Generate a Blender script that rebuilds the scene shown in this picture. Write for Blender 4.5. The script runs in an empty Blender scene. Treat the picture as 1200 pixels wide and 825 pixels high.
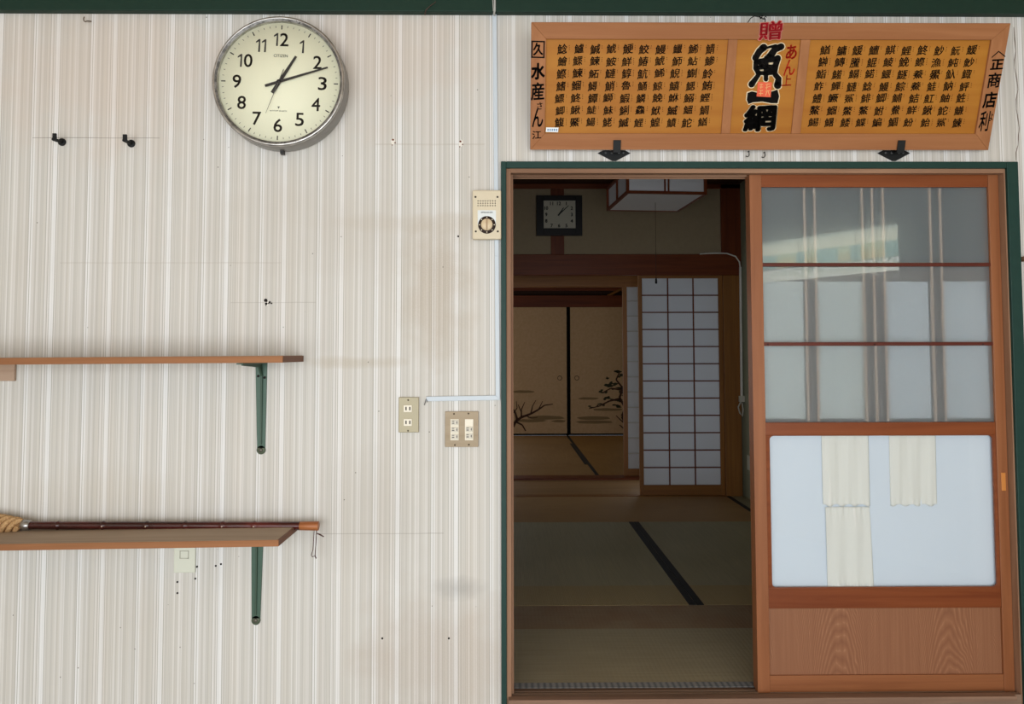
import bpy, bmesh, math, random
from mathutils import Vector, Matrix
random.seed(7)
S = bpy.context.scene
COL = S.collection
PI = math.pi
# ------------------------------------------------------------------ camera, world, lights, exposure
F_PX, CX, CY = 880.0, 600.0, 372.0            # focal length and principal point for a 1200 x 825 frame
CAM = Vector((0.0, -2.566, 1.13))
PITCH, YAW, ROLL = math.radians(2.75), math.radians(0.50), 0.0016
fw = Vector((math.sin(YAW) * math.cos(PITCH), math.cos(YAW) * math.cos(PITCH), math.sin(PITCH)))
rt = Vector((math.cos(YAW), -math.sin(YAW), 0))
up = rt.cross(fw)
rt, up = rt * math.cos(ROLL) - up * math.sin(ROLL), up * math.cos(ROLL) + rt * math.sin(ROLL)
cd = bpy.data.cameras.new('camera')
cd.sensor_width = 36; cd.lens = F_PX / 1200 * 36
cd.shift_y = (CY - 412.5) / 1200
cd.clip_start = 0.05
cam = bpy.data.objects.new('camera', cd); COL.objects.link(cam)
M = Matrix((rt, up, -fw)).transposed().to_4x4(); M.translation = CAM
cam.matrix_world = M
S.camera = cam
S.view_settings.view_transform = 'Standard'
S.view_settings.look = 'None'
S.view_settings.exposure = 0.0
S.view_settings.gamma = 1.0
S.view_settings.use_curve_mapping = False

w = bpy.data.worlds.new('sky'); S.world = w; w.use_nodes = True
w.node_tree.nodes['Background'].inputs[0].default_value = (0.75, 0.86, 1.0, 1)
w.node_tree.nodes['Background'].inputs[1].default_value = 0.6

def area(name, loc, direction, sx, sy, power, col):
    l = bpy.data.lights.new(name, 'AREA'); l.shape = 'RECTANGLE'; l.size = sx; l.size_y = sy
    l.energy = power; l.color = col
    o = bpy.data.objects.new(name, l); COL.objects.link(o); o.location = loc
    o.rotation_euler = Vector(direction).to_track_quat('-Z', 'Y').to_euler()
    return o
# daylight through the open shop front behind the camera, then unseen fill lamps added to brighten the inner rooms
area('shop_front_daylight', (-0.3, -4.7, 0.75), (0, 1, 0.03), 5.2, 2.2, 182, (0.945, 0.975, 1.0))
area('corridor_fill', (-1.66, 3.86, 1.1), (1, 0, 0), .6, 1.5, 6, (0.95, 0.98, 1.0))  # added fill lamp, out of view, lifting the corridor boards and shoji
area('shoji_back_fill', (1.52, 4.22, .95), (0, -1, 0), .55, 1.5, 2.6, (0.9, 0.95, 1.0))  # added lamp hidden behind the shoji to brighten its paper from the back
area('far_room_fill', (-1.68, 6.1, 1.2), (1, 0.1, -0.1), 2.2, 1.4, 13, (1.0, 0.92, 0.82))  # added fill lamp, out of view, lifting the far room and painted doors

# ------------------------------------------------------------------ geometry of the view
def ray(px, py):
    return (fw * F_PX + rt * (px - CX) - up * (py - CY)).normalized()
def at(px, py, Y):
    d = ray(px, py); return CAM + d * ((Y - CAM.y) / d.y)
def X(px, py, Y): return at(px, py, Y).x
def Z(px, py, Y): return at(px, py, Y).z
def on_plane(px, py, P, n):
    d = ray(px, py); return CAM + d * ((P - CAM).dot(n) / d.dot(n))

# ------------------------------------------------------------------ materials
def lin(c):
    if isinstance(c, str):
        c = c.lstrip('#'); c = [int(c[i:i + 2], 16) / 255 for i in (0, 2, 4)]
        c = [x / 12.92 if x <= .04045 else ((x + .055) / 1.055) ** 2.4 for x in c]
    return (*c[:3], 1)
class NT:
    def __init__(s, name, rough=.5, spec=.5, metal=0):
        s.m = bpy.data.materials.new(name); s.m.use_nodes = True
        s.t = s.m.node_tree; s.b = s.t.nodes['Principled BSDF']
        s.b.inputs['Roughness'].default_value = rough
        s.b.inputs['Metallic'].default_value = metal
        s.b.inputs['Specular IOR Level'].default_value = spec
    def n(s, typ, **kw):
        k = s.t.nodes.new(typ)
        for a, v in kw.items(): setattr(k, a, v)
        return k
    def set(s, sock, v):
        if hasattr(v, 'is_linked') or isinstance(v, bpy.types.NodeSocket): s.t.links.new(v, sock)
        else: sock.default_value = v
    def math(s, op, a, b=0.0, c=None, clamp=False):
        k = s.n('ShaderNodeMath', operation=op); k.use_clamp = clamp
        s.set(k.inputs[0], a); s.set(k.inputs[1], b)
        if c is not None: s.set(k.inputs[2], c)
        return k.outputs[0]
    def mix(s, f, a, b, mode='MIX'):
        k = s.n('ShaderNodeMix', data_type='RGBA', blend_type=mode)
        s.set(k.inputs[0], f); s.set(k.inputs[6], lin(a) if isinstance(a, str) else a); s.set(k.inputs[7], lin(b) if isinstance(b, str) else b)
        return k.outputs[2]
    def ramp(s, f, stops, interp='LINEAR'):
        k = s.n('ShaderNodeValToRGB'); r = k.color_ramp; r.interpolation = interp
        while len(r.elements) < len(stops): r.elements.new(0.5)
        for e, (p, c) in zip(r.elements, stops): e.position = p; e.color = lin(c) if not isinstance(c, float) else (c, c, c, 1)
        s.set(k.inputs[0], f); return k.outputs[0]
    def obj(s): return s.n('ShaderNodeTexCoord').outputs['Object']
    def map(s, vec, scale=(1, 1, 1), loc=(0, 0, 0)):
        k = s.n('ShaderNodeMapping'); s.set(k.inputs[0], vec); k.inputs[3].default_value = scale; k.inputs[1].default_value = loc
        return k.outputs[0]
    def noise(s, vec, scale=5, detail=2, rough=.5, dims='3D', W=None, dist=0):
        k = s.n('ShaderNodeTexNoise', noise_dimensions=dims)
        if dims == '1D': s.set(k.inputs['W'], W)
        else: s.set(k.inputs['Vector'], vec)
        k.inputs['Scale'].default_value = scale; k.inputs['Detail'].default_value = detail; k.inputs['Roughness'].default_value = rough
        k.inputs['Distortion'].default_value = dist
        return k.outputs['Fac']
    def sep(s, vec):
        k = s.n('ShaderNodeSeparateXYZ'); s.set(k.inputs[0], vec); return k.outputs
    def bump(s, h, strength=.3, dist=.002):
        k = s.n('ShaderNodeBump'); k.inputs['Strength'].default_value = strength; k.inputs['Distance'].default_value = dist
        s.set(k.inputs['Height'], h); s.t.links.new(k.outputs[0], s.b.inputs['Normal'])
    def base(s, v): s.set(s.b.inputs['Base Color'], lin(v) if isinstance(v, str) else v); return s.m

def plain(name, c, rough=.5, metal=0, spec=.5, var=.0):
    q = NT(name, rough, spec, metal)
    if var:
        n = q.noise(q.obj(), 40, 3)
        q.base(q.mix(n, tuple(x * (1 - var) for x in lin(c)[:3]) + (1,), tuple(min(1, x * (1 + var)) for x in lin(c)[:3]) + (1,)))
        q.bump(n, .06)
    else: q.base(c)
    return q.m
def wood(name, c1, c2, axis='X', scale=1.0, rough=.45, spec=.4, bump=.12):
    q = NT(name, rough, spec)
    sc = {'X': (1.6, 30, 42), 'Y': (30, 1.6, 42), 'Z': (42, 30, 1.6)}[axis]
    v = q.map(q.obj(), tuple(k * scale for k in sc))
    a = q.noise(v, 1.0, 5, .6, dist=.6)
    sc2 = {'X': (.5, 4, 5), 'Y': (4, .5, 5), 'Z': (5, 4, .5)}[axis]
    b = q.noise(q.map(q.obj(), tuple(k * scale for k in sc2)), 1.0, 2)
    f = q.math('ADD', q.math('MULTIPLY', a, .7), q.math('MULTIPLY', b, .5))
    q.base(q.ramp(f, [(.36, c2), (.78, c1)]))
    q.bump(a, bump, .001)
    return q.m

WALL = -0.06                                   # front face of the shop wall
# --- striped wallpaper
def wallpaper():
    q = NT('striped_wallpaper', .62, .25)
    P = q.obj(); xyz = q.sep(P); x, z = xyz[0], xyz[2]
    wob = q.math('MULTIPLY', q.math('SUBTRACT', q.noise(None, .7, 1, dims='1D', W=z), .5), .004)
    xx = q.math('ADD', x, wob)
    ph = q.math('FRACT', q.math('DIVIDE', q.math('ADD', xx, 10.0 - X(57.5, 230, WALL)), .1925))
    A, B, C, D, W_, L = '#c8c5bd', '#c0bdb5', '#cecbc5', '#aeaaa2', '#e1e1df', '#d9d7d2'
    st = [(0, W_), (.072, D), (.086, L), (.098, B), (.13, A), (.17, B), (.205, A), (.25, L), (.268, B), (.30, A), (.33, L),
          (.352, C), (.385, L), (.398, B), (.45, A), (.505, C), (.55, B), (.60, D), (.612, W_), (.64, D), (.652, W_), (.678, C),
          (.72, B), (.755, C), (.80, B), (.855, A), (.90, D), (.912, L), (.936, C), (.955, D), (.968, L), (.985, D)]
    c = q.ramp(ph, st, 'CONSTANT')
    f1 = q.noise(None, 420, 2, .7, dims='1D', W=xx)
    c = q.mix(q.math('MULTIPLY', q.math('SUBTRACT', f1, .44, clamp=True), 1.5), c, '#ebebea')
    f2 = q.noise(None, 260, 1, dims='1D', W=q.math('ADD', xx, 3.3))
    c = q.mix(q.math('MULTIPLY', q.math('SUBTRACT', f2, .54, clamp=True), 1.2), c, '#928d87')
    f3 = q.noise(None, 9, 2, dims='1D', W=q.math('ADD', xx, 7.7))
    c = q.mix(q.math('MULTIPLY', q.math('SUBTRACT', f3, .48, clamp=True), .7), c, '#cdbfae')
    # age: general yellowing patches, speckle, stains with shapes of their own, and warm light painted at the top
    n1 = q.noise(P, 2.2, 4); n2 = q.noise(P, 300, 2); n3 = q.noise(P, 9, 4)
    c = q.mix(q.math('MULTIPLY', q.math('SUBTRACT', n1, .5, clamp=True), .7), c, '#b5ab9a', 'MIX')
    def blob(px, py, rx, ry, col, amt, grain=.5):
        nonlocal c
        p = at(px, py, WALL); s = 343.0
        k = q.n('ShaderNodeVectorMath', operation='SUBTRACT'); q.set(k.inputs[0], P); k.inputs[1].default_value = (p.x, WALL, p.z)
        m = q.map(k.outputs[0], (s / rx, 0, s / ry))
        l = q.n('ShaderNodeVectorMath', operation='LENGTH'); q.set(l.inputs[0], m)
        d = q.math('ADD', l.outputs['Value'], q.math('MULTIPLY', q.math('SUBTRACT', n3, .5), 1.2))
        f = q.math('SUBTRACT', 1.0, d, clamp=True)
        f = q.math('MULTIPLY', q.math('SMOOTH_MIN', f, .6, .3), q.math('ADD', 1 - grain, q.math('MULTIPLY', n2, 2 * grain)))
        c = q.mix(q.math('MULTIPLY', f, amt, clamp=True), c, col)
    blob(508, 345, 52, 105, '#a38a66', .5, .9)
    blob(480, 262, 120, 14, '#b0a088', .28)
    blob(537, 690, 38, 18, '#7f7d7c', .55, .3)
    blob(520, 770, 120, 90, '#a88f78', .42, .7)
    blob(430, 600, 70, 90, '#aaa298', .25)
    blob(415, 425, 75, 9, '#a08c66', .40)
    blob(120, 600, 130, 60, '#b3a488', .22, .7)
    blob(370, 270, 220, 70, '#b7aea2', .25)
    blob(440, 55, 150, 110, '#cfb5a0', .4, .2)  # warm light painted into the upper wall, offsetting the cool lamp
    blob(110, 80, 170, 120, '#cfb5a0', .42, .2)  # same painted warm light at the upper left
    def line(x0, x1, py, th, col, amt):
        nonlocal c
        p, p2 = at(x0, py, WALL), at(x1, py, WALL)
        dz = q.math('ABSOLUTE', q.math('SUBTRACT', z, q.math('ADD', p.z, q.math('MULTIPLY', q.math('SUBTRACT', n3, .5), .004))))
        f = q.math('MULTIPLY', q.math('LESS_THAN', dz, th), q.math('MULTIPLY', q.math('GREATER_THAN', x, p.x), q.math('LESS_THAN', x, p2.x)))
        c = q.mix(q.math('MULTIPLY', f, q.math('MULTIPLY', amt, q.math('ADD', .5, n3))), c, col)
    line(38, 187, 161.5, .0011, '#5f574e', .5)
    line(440, 568, 169, .003, '#a89d8c', .22)
    line(270, 370, 354.5, .001, '#8e877c', .35)
    line(70, 330, 308, .0022, '#a59c90', .2)
    line(374, 520, 625.5, .0012, '#6f675c', .35)
    # fly specks
    sp = q.n('ShaderNodeTexVoronoi'); q.set(sp.inputs['Vector'], q.map(P, (1, 0, 1))); sp.inputs['Scale'].default_value = 17
    f = q.math('MULTIPLY', q.math('LESS_THAN', sp.outputs['Distance'], .035), q.math('GREATER_THAN', n1, .5))
    c = q.mix(q.math('MULTIPLY', f, .75), c, '#4d463e')
    q.bump(n2, .12, .001)
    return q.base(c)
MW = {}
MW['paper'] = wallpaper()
MW['green'] = plain('dark_green_paint', '#1b3329', .55, spec=.2, var=.12)
MW['teal'] = plain('teal_green_paint', '#1b3a34', .5, spec=.25, var=.15)
for ax in 'XYZ':
    MW['door' + ax] = wood('varnished_cedar_' + ax, '#99613d', '#7a4728', ax, 1, .42, .3)
    MW['jamb' + ax] = wood('worn_cedar_' + ax, '#9f7a60', '#72513b', ax, 1, .6, .25)
    MW['sign' + ax] = wood('light_sign_wood_' + ax, '#aa744c', '#8f5b36', ax, .8, .6, .2)
    MW['dark' + ax] = wood('dark_room_wood_' + ax, '#82401e', '#5c2812', ax, 1, .45, .3)
    MW['mid' + ax] = wood('shoji_wood_' + ax, '#a06a30', '#7c4e20', ax, 1, .45)
    MW['shelf' + ax] = wood('shelf_wood_' + ax, '#9c6a45', '#7c5030', ax, .8, .6, .25)
    MW['board' + ax] = wood('corridor_board_' + ax, '#b58d60', '#947048', ax, .8, .5)
MW['doorrail'] = wood('varnished_rail', '#864722', '#692f10', 'X', 1, .4, .3)
MW['muntin'] = wood('muntin_wood', '#63291a', '#451a10', 'X', 1, .45, .3)
MW['sill'] = wood('worn_sill_wood', '#8f7460', '#5c4436', 'X', 1.4, .7, bump=.5)
MW['step'] = wood('rough_step_wood', '#8f705c', '#5e473a', 'X', 1.6, .8, bump=.8)
MW['shelftop'] = wood('dusty_shelf_wood', '#a8947e', '#8d7862', 'X', .8, .7)
MW['slat'] = plain('pale_slat_wood', '#d9bda6', .6)
MW['endgrain'] = wood('shelf_end_wood', '#7e5238', '#603b28', 'Y', 1, .6)

# ------------------------------------------------------------------ mesh helpers
class MB:
    def __init__(s): s.v, s.f, s.sm = [], [], []
    def add(s, vs, fs, smooth=False):
        o = len(s.v); s.v += [Vector(v) for v in vs]
        for f in fs: s.f.append([i + o for i in f]); s.sm.append(smooth)
        return s
    def box(s, x0, x1, y0, y1, z0, z1):
        x0, x1 = min(x0, x1), max(x0, x1); y0, y1 = min(y0, y1), max(y0, y1); z0, z1 = min(z0, z1), max(z0, z1)
        return s.add([(x, y, z) for z in (z0, z1) for y in (y0, y1) for x in (x0, x1)],
                     [(0, 2, 3, 1), (4, 5, 7, 6), (0, 1, 5, 4), (2, 6, 7, 3), (0, 4, 6, 2), (1, 3, 7, 5)])
    def prism(s, loop, d):                     # loop of 3-D points, extruded by vector d
        n = len(loop); loop = [Vector(p) for p in loop]; d = Vector(d)
        s.add(loop + [p + d for p in loop], [list(range(n - 1, -1, -1)), list(range(n, 2 * n))] + [(i, (i + 1) % n, n + (i + 1) % n, n + i) for i in range(n)])
        return s
    def tube(s, pts, r, n=10, caps=True):
        pts = [Vector(p) for p in pts]; rs = r if isinstance(r, (list, tuple)) else [r] * len(pts)
        vs, fs = [], []; prev = None
        for i, p in enumerate(pts):
            t = (pts[min(i + 1, len(pts) - 1)] - pts[max(i - 1, 0)]).normalized()
            if prev is None: a = t.orthogonal().normalized()
            else: a = (prev - t * prev.dot(t)).normalized()
            prev = a; b = t.cross(a)
            for k in range(n):
                q = 2 * PI * k / n; vs.append(p + (a * math.cos(q) + b * math.sin(q)) * rs[i])
        for i in range(len(pts) - 1):
            for k in range(n): fs.append((i * n + k, i * n + (k + 1) % n, (i + 1) * n + (k + 1) % n, (i + 1) * n + k))
        s.add(vs, fs, True)
        if caps: s.add([vs[k] for k in range(n)], [list(range(n - 1, -1, -1))]); s.add([vs[-n + k] for k in range(n)], [list(range(n))])
        return s
    def lathe(s, prof, c, n=64, axis='Y'):     # prof: (radius, offset along axis)
        vs, fs = [], []; c = Vector(c)
        for r, h in prof:
            for k in range(n):
                q = 2 * PI * k / n; a, b = r * math.cos(q), r * math.sin(q)
                vs.append(c + (Vector((a, h, b)) if axis == 'Y' else Vector((a, b, h)) if axis == 'Z' else Vector((h, a, b))))
        for i in range(len(prof) - 1):
            for k in range(n): fs.append((i * n + k, i * n + (k + 1) % n, (i + 1) * n + (k + 1) % n, (i + 1) * n + k))
        return s.add(vs, fs, True)
    def disc(s, c, r, y0, y1, n=24):           # short cylinder along Y
        return s.lathe([(0.0001, y0), (r, y0), (r, y1), (0.0001, y1)], (c[0], 0, c[2] if len(c) > 2 else c[1]), n)
    def build(s, name, mat, parent=None, bevel=0, loc=None, seg=2):
        me = bpy.data.meshes.new(name)
        if parent is not None: o0 = parent.location if parent.parent is None else Vector((0, 0, 0))
        base = loc
        if parent is not None:
            base = Vector((0, 0, 0)); p = parent
            while p: base = base + p.location; p = p.parent
        elif loc is None:
            b0 = [min(v[i] for v in s.v) for i in range(3)]; b1 = [max(v[i] for v in s.v) for i in range(3)]
            base = Vector(((b0[0] + b1[0]) / 2, (b0[1] + b1[1]) / 2, b0[2]))
        base = Vector(base)
        me.from_pydata([v - base for v in s.v], [], s.f); me.update()
        for p, k in zip(me.polygons, s.sm): p.use_smooth = k
        bm = bmesh.new(); bm.from_mesh(me); bmesh.ops.recalc_face_normals(bm, faces=bm.faces); bm.to_mesh(me); bm.free()
        o = bpy.data.objects.new(name, me); COL.objects.link(o)
        me.materials.append(mat)
        if parent is not None: o.parent = parent
        else: o.location = base
        if bevel:
            m = o.modifiers.new('bevel', 'BEVEL'); m.width = bevel; m.segments = seg; m.limit_method = 'ANGLE'; m.angle_limit = .6
        return o
def tag(o, label=None, cat=None, group=None, kind=None):
    for k, v in (('label', label), ('category', cat), ('group', group), ('kind', kind)):
        if v: o[k] = v
    return o
def thing(name, label, cat, loc, group=None, kind=None):
    o = bpy.data.objects.new(name, None); COL.objects.link(o); o.location = loc; o.empty_display_size = .05
    return tag(o, label, cat, group, kind)
def struct(name, mb, mat, label, cat, bevel=0, loc=(0, 0, 0)):
    return tag(mb.build(name, mat, None, bevel, loc), label, cat, None, 'structure')
def copy_tree(o, parent=None):
    c = o.copy(); COL.objects.link(c)
    if parent is not None: c.parent = parent
    for ch in [k for k in bpy.data.objects if k.parent == o]: copy_tree(ch, c)
    return c
FONT_CACHE = {}
def glyphs(txt):                     # outline of a short text, centred on 0,0, in its own unit square
    key = txt
    if key in FONT_CACHE: return FONT_CACHE[key]
    c = bpy.data.curves.new('text', 'FONT'); c.body = txt; c.fill_mode = 'FRONT'; c.resolution_u = 3
    o = bpy.data.objects.new('text', c); COL.objects.link(o)
    dg = bpy.context.evaluated_depsgraph_get()
    me = bpy.data.meshes.new_from_object(o.evaluated_get(dg))
    vs = [(v.co.x, v.co.y) for v in me.vertices]; fs = [list(p.vertices) for p in me.polygons]
    bpy.data.objects.remove(o); bpy.data.curves.remove(c); bpy.data.meshes.remove(me)
    x0, x1 = min(v[0] for v in vs), max(v[0] for v in vs); y0, y1 = min(v[1] for v in vs), max(v[1] for v in vs)
    r = ([(v[0] - (x0 + x1) / 2, v[1] - (y0 + y1) / 2) for v in vs], fs, x1 - x0, y1 - y0)
    FONT_CACHE[key] = r
    return r
def put_text(mb, txt, P, u, v, h=None, wd=None, bold=0.0, shear=0.0, rise=0.0, rot=0.0):
    vs, fs, gw, gh = glyphs(txt)
    sy = h / gh if h else wd / gw
    sx = wd / gw if wd else sy
    ca, sa = math.cos(rot), math.sin(rot)
    n = 1 if bold <= 0 else 4 if bold < .03 else 12
    for k in range(n):
        t = 2 * PI * (k + .5) / n; ox, oy = (bold * math.cos(t), bold * math.sin(t)) if bold > 0 else (0, 0)
        out = []
        for a, b in vs:
            a, b = (a + ox) * sx, (b + oy) * sy
            a += shear * b; b += rise * a
            a, b = a * ca - b * sa, a * sa + b * ca
            out.append(P + u * a + v * b)
        mb.add(out, fs)
UX, UZ = Vector((1, 0, 0)), Vector((0, 0, 1))

# ================================================================== SHOP ROOM SHELL
FLOOR_Z, CEIL_Z = -0.46, 2.62
ox0, ox1 = X(591, 500, WALL), X(1188, 500, WALL)      # opening in the shop wall
oz1 = Z(880, 195, WALL); oz0 = -0.10
wall = MB()
wall.box(-2.75, ox0, WALL, .026, FLOOR_Z, CEIL_Z)
wall.box(ox1, 3.3, WALL, .026, FLOOR_Z, CEIL_Z)
wall.box(ox0, ox1, WALL, .026, oz1, CEIL_Z)
wall.box(ox0, ox1, WALL + .012, .026, FLOOR_Z, oz0)
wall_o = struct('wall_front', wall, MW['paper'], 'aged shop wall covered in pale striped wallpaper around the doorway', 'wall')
# torn wallpaper crack at the right of the sign
mb = MB()
pts = [(1188, 32), (1190.5, 60), (1189, 80), (1193, 105), (1191, 128), (1194.5, 150), (1193, 170), (1190.5, 188)]
for i in range(len(pts) - 1):
    a, b = at(*pts[i], WALL), at(*pts[i + 1], WALL)
    mb.tube([a, a.lerp(b, .5) + Vector((random.uniform(-.004, .004), 0, 0)), b], [.0012, .0022, .001], 5)
mb.build('wallpaper_tear', plain('torn_paper_edge', '#857a70', .9), wall_o)
flake = plain('bare_plaster', '#e9e4da', .9); hole = plain('dark_hole', '#1b120f', .9); rust = plain('rust_stain', '#6e3a24', .8)
for (px, py, k) in ((461, 166, 1), (540, 168, 1), (313, 354.5, .8)):
    p = at(px, py, WALL); mb = MB()
    mb.prism([p + Vector((math.cos(a) * .008 * k * random.uniform(.5, 1.1), 0, math.sin(a) * .016 * k * random.uniform(.6, 1.1))) for a in [i * PI / 5 for i in range(10)]], (0, -.0015, 0))
    f = mb.build('torn_patch', flake, wall_o)
    mb = MB()
    mb.disc((p.x - .001, 0, p.z + .006 * k), .0035, WALL - .0025, WALL - .001, 10)
    mb.disc((p.x + .006, 0, p.z - .004 * k), .0024, WALL - .0025, WALL - .001, 10)
    mb.disc((p.x - .003, 0, p.z - .012 * k), .0018, WALL - .0025, WALL - .001, 10)
    if k < 1:
        for dx, dz, r_ in ((-.004, .007, .006), (-.002, -.004, .0045), (.009, .001, .0035), (.015, -.003, .0028)): mb.disc((p.x + dx, 0, p.z + dz), r_, WALL - .003, WALL - .0012, 7)
    mb.build('nail_hole', hole if k < 1 else rust, f)
mb = MB()
for px, py in ((537, 277), (208, 682), (208, 695), (253, 663), (259, 661), (229, 678), (231, 664), (448, 748), (526, 748)):
    p = at(px, py, WALL); mb.disc((p.x, 0, p.z), .0032, WALL - .0015, WALL, 10)
mb.build('nail_hole', hole, wall_o)

struct('floor', MB().box(-2.75, 3.3, -4.9, WALL, FLOOR_Z - .05, FLOOR_Z), plain('concrete_floor', '#a8a49c', .7, var=.15), 'bare concrete shop floor', 'floor')
struct('ceiling', MB().box(-2.75, 3.3, -4.9, .03, CEIL_Z, CEIL_Z + .05), wood('shop_ceiling_board', '#cdb79d', '#b39a80', 'X', .5, .7), 'shop ceiling of pale boards', 'ceiling')
struct('wall_left', MB().box(-2.8, -2.75, -4.9, .03, FLOOR_Z, CEIL_Z), plain('side_wall_paint', '#d3cabd', .8), 'plain left side wall of the shop', 'wall')
struct('wall_right', MB().box(3.3, 3.35, -4.9, .03, FLOOR_Z, CEIL_Z), plain('right_wall_paint', '#c9bfb2', .8), 'plain right side wall of the shop', 'wall')

# slanted street corner behind the viewer with a bright transom window over it
ca, cb = Vector((1.55, -4.88, 0)), Vector((3.3, -2.40, 0))
def mirror(px, py, Y):                          # the point at depth Y that the door glass mirrors at this pixel
    d = ray(px, py); g = CAM + d * ((DA_G - CAM.y) / d.y); r = Vector((d.x, -d.y, d.z))
    return g + r * ((Y - g.y) / r.y)
DA_G = -.026
wa, wb = mirror(890, 305, -4.30), mirror(1055, 287, -3.22)
za = (mirror(890, 283, -4.30).z + mirror(1055, 262.5, -3.22).z) / 2; zb = (mirror(890, 331, -4.30).z + mirror(1055, 317, -3.22).z) / 2
dw = (wb - wa); dw.z = 0; dw = dw.normalized(); nw = Vector((-dw.y, dw.x, 0))
wa.z = wb.z = 0
L_ = (wb - wa).length
def wq(mb, s0, s1, z0, z1, n0, n1): return mb.prism([wa + dw * a + nw * n0 + Vector((0, 0, z)) for a, z in ((s0, z0), (s1, z0), (s1, z1), (s0, z1))], nw * (n1 - n0))
mb = MB()
for a, b, c, d in ((-.7, 0, FLOOR_Z, CEIL_Z), (L_, L_ + .7, FLOOR_Z, CEIL_Z), (0, L_, FLOOR_Z, zb), (0, L_, za, CEIL_Z)): wq(mb, a, b, c, d, -.06, 0)
struct('wall_corner', mb, plain('corner_wall_paint', '#b9ad9c', .8), 'slanted corner wall at the street side of the shop', 'wall')
q = NT('bright_street_view'); P_ = q.obj(); hz_ = q.math('DIVIDE', q.math('SUBTRACT', q.sep(P_)[2], zb), za - zb)
leaf = q.noise(P_, 60, 3)
c_ = q.ramp(hz_, [(0, '#d8dcc8'), (.16, '#9fae8f'), (.32, '#5f6f6a'), (.34, '#b9a468'), (.64, '#a8b58f'), (.70, '#e0dcc2'), (.93, '#c9cdb8'), (1, '#8d9a92')])
pn = q.noise(None, 9, 0, dims='1D', W=q.sep(P_)[0])
c_ = q.mix(q.math('MULTIPLY', q.math('MULTIPLY', q.math('GREATER_THAN', pn, .5), q.math('LESS_THAN', hz_, .66)), q.math('GREATER_THAN', hz_, .33)), c_, '#7fa39b')
c_ = q.mix(q.math('MULTIPLY', q.math('LESS_THAN', hz_, .3), q.math('GREATER_THAN', leaf, .52)), c_, '#f4f6ee')
q.base('#000000'); q.set(q.b.inputs['Emission Color'], c_); q.b.inputs['Emission Strength'].default_value = 9.0
mb = MB(); wq(mb, 0, L_, zb, za, -.05, -.045)
win = struct('window_1', mb, q.m, 'transom window over the street corner with a bright view', 'window')
mb = MB()
for a, b, c, d in ((-.02, 0.01, zb - .02, za + .02), (L_ - .01, L_ + .02, zb - .02, za + .02)): wq(mb, a, b, c, d, -.03, .012)
mb.build('window_frame', MW['jambZ'], win)

# green beam along the top of the wall
zl, zr = Z(0, 11.5, WALL - .03), Z(1200, 15.8, WALL - .03)
mb = MB()
xa, xb = X(0, 10, WALL), X(1200, 14, WALL)
sl = (zr - zl) / (xb - xa)
mb.prism([(-2.75, WALL - .03, zl + sl * (-2.75 - xa)), (3.3, WALL - .03, zl + sl * (3.3 - xa)), (3.3, WALL - .03, 2.5), (-2.75, WALL - .03, 2.5)], (0, .03, 0))
struct('trim_1', mb, MW['green'], 'dark green painted beam along the top of the striped wall', 'beam', .003)
# green casing round the doorway
gi0, gi1 = X(593.5, 500, WALL), X(1187, 500, WALL)
gt = Z(880, 197, WALL - .012); gto = Z(880, 189.3, WALL - .012)
go0, go1 = X(587.3, 500, WALL), X(1200.5, 500, WALL)
mb = MB()
mb.box(go0, gi0, WALL - .014, WALL + .01, FLOOR_Z, gto); mb.box(gi1, go1, WALL - .014, WALL + .01, FLOOR_Z, gto)
mb.box(gi0, gi1, WALL - .014, WALL + .01, gt, gto)
struct('trim_2', mb, MW['teal'], 'dark green casing strip around the sliding doorway', 'door casing', .002)
# brown jambs and grooved head rail
sz = Z(740, 812, -.036)                         # top of the sill
ht = Z(740, 203.0, WALL)
mb = MB()
mb.box(gi0, X(599, 500, WALL), WALL - .004, .026, FLOOR_Z + .3, gt)
mb.box(gi0, X(599, 500, WALL) + .008, WALL + .02, WALL + .028, sz, ht)
struct('trim_3', mb, MW['jambZ'], 'thin worn brown jamb at the left of the doorway', 'door jamb', .001)
mb = MB()
jx = X(1178.5, 500, -.03)
mb.box(jx, gi1, WALL - .004, .026, FLOOR_Z + .3, gt)
struct('trim_4', mb, MW['jambZ'], 'brown door post at the right of the sliding door', 'door jamb', .001)
mb = MB()
xj0, xj1 = X(599, 500, WALL), jx
mb.box(xj0, xj1, WALL - .004, WALL + .022, ht, gt)
mb.box(xj0, xj1, WALL + .022, .026, ht + .014, gt)
mb.box(xj0, xj1, -.0095, -.0045, ht, ht + .014); mb.box(xj0, xj1, .0225, .026, ht, ht + .014)
struct('trim_5', mb, MW['jambX'], 'grooved brown head rail above the sliding doors', 'door head', .001)
mb = MB()
mb.box(xj0, xj1, WALL - .006, -.046, sz - .05, sz + .001)
mb.box(xj0, xj1, -.046, .026, sz - .05, sz - .014)
for y0, y1, dz in ((-.036, -.028, -.001), (-.014, -.006, -.003), (.014, .026, -.011)):
    mb.box(xj0, xj1, y0, y1, sz - .014, sz + dz)
struct('trim_6', mb, MW['sill'], 'worn wooden sill with two grooved door tracks', 'door sill', .0012)
mb = MB()
a, b = at(596, 816.5, WALL - .03), at(1192, 812, WALL - .03)
mb.prism([(a.x, WALL - .03, Z(596, 820.8, WALL - .03)), (b.x, WALL - .03, Z(1192, 816.2, WALL - .03)), (b.x, WALL - .03, Z(1192, 821.8, WALL - .03)), (a.x, WALL - .03, Z(596, 838, WALL - .03))], (0, .03, 0))
struct('trim_7', mb, MW['step'], 'rough weathered board below the door sill', 'board', .002)
mb = MB(); mb.box(gi0, gi1, WALL - .012, WALL + .012, FLOOR_Z, sz - .03)
struct('trim_8', mb, MW['green'], 'dark green kick board below the doorway', 'kick board')
mb = MB(); p = at(1197.5, 304, WALL)
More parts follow.
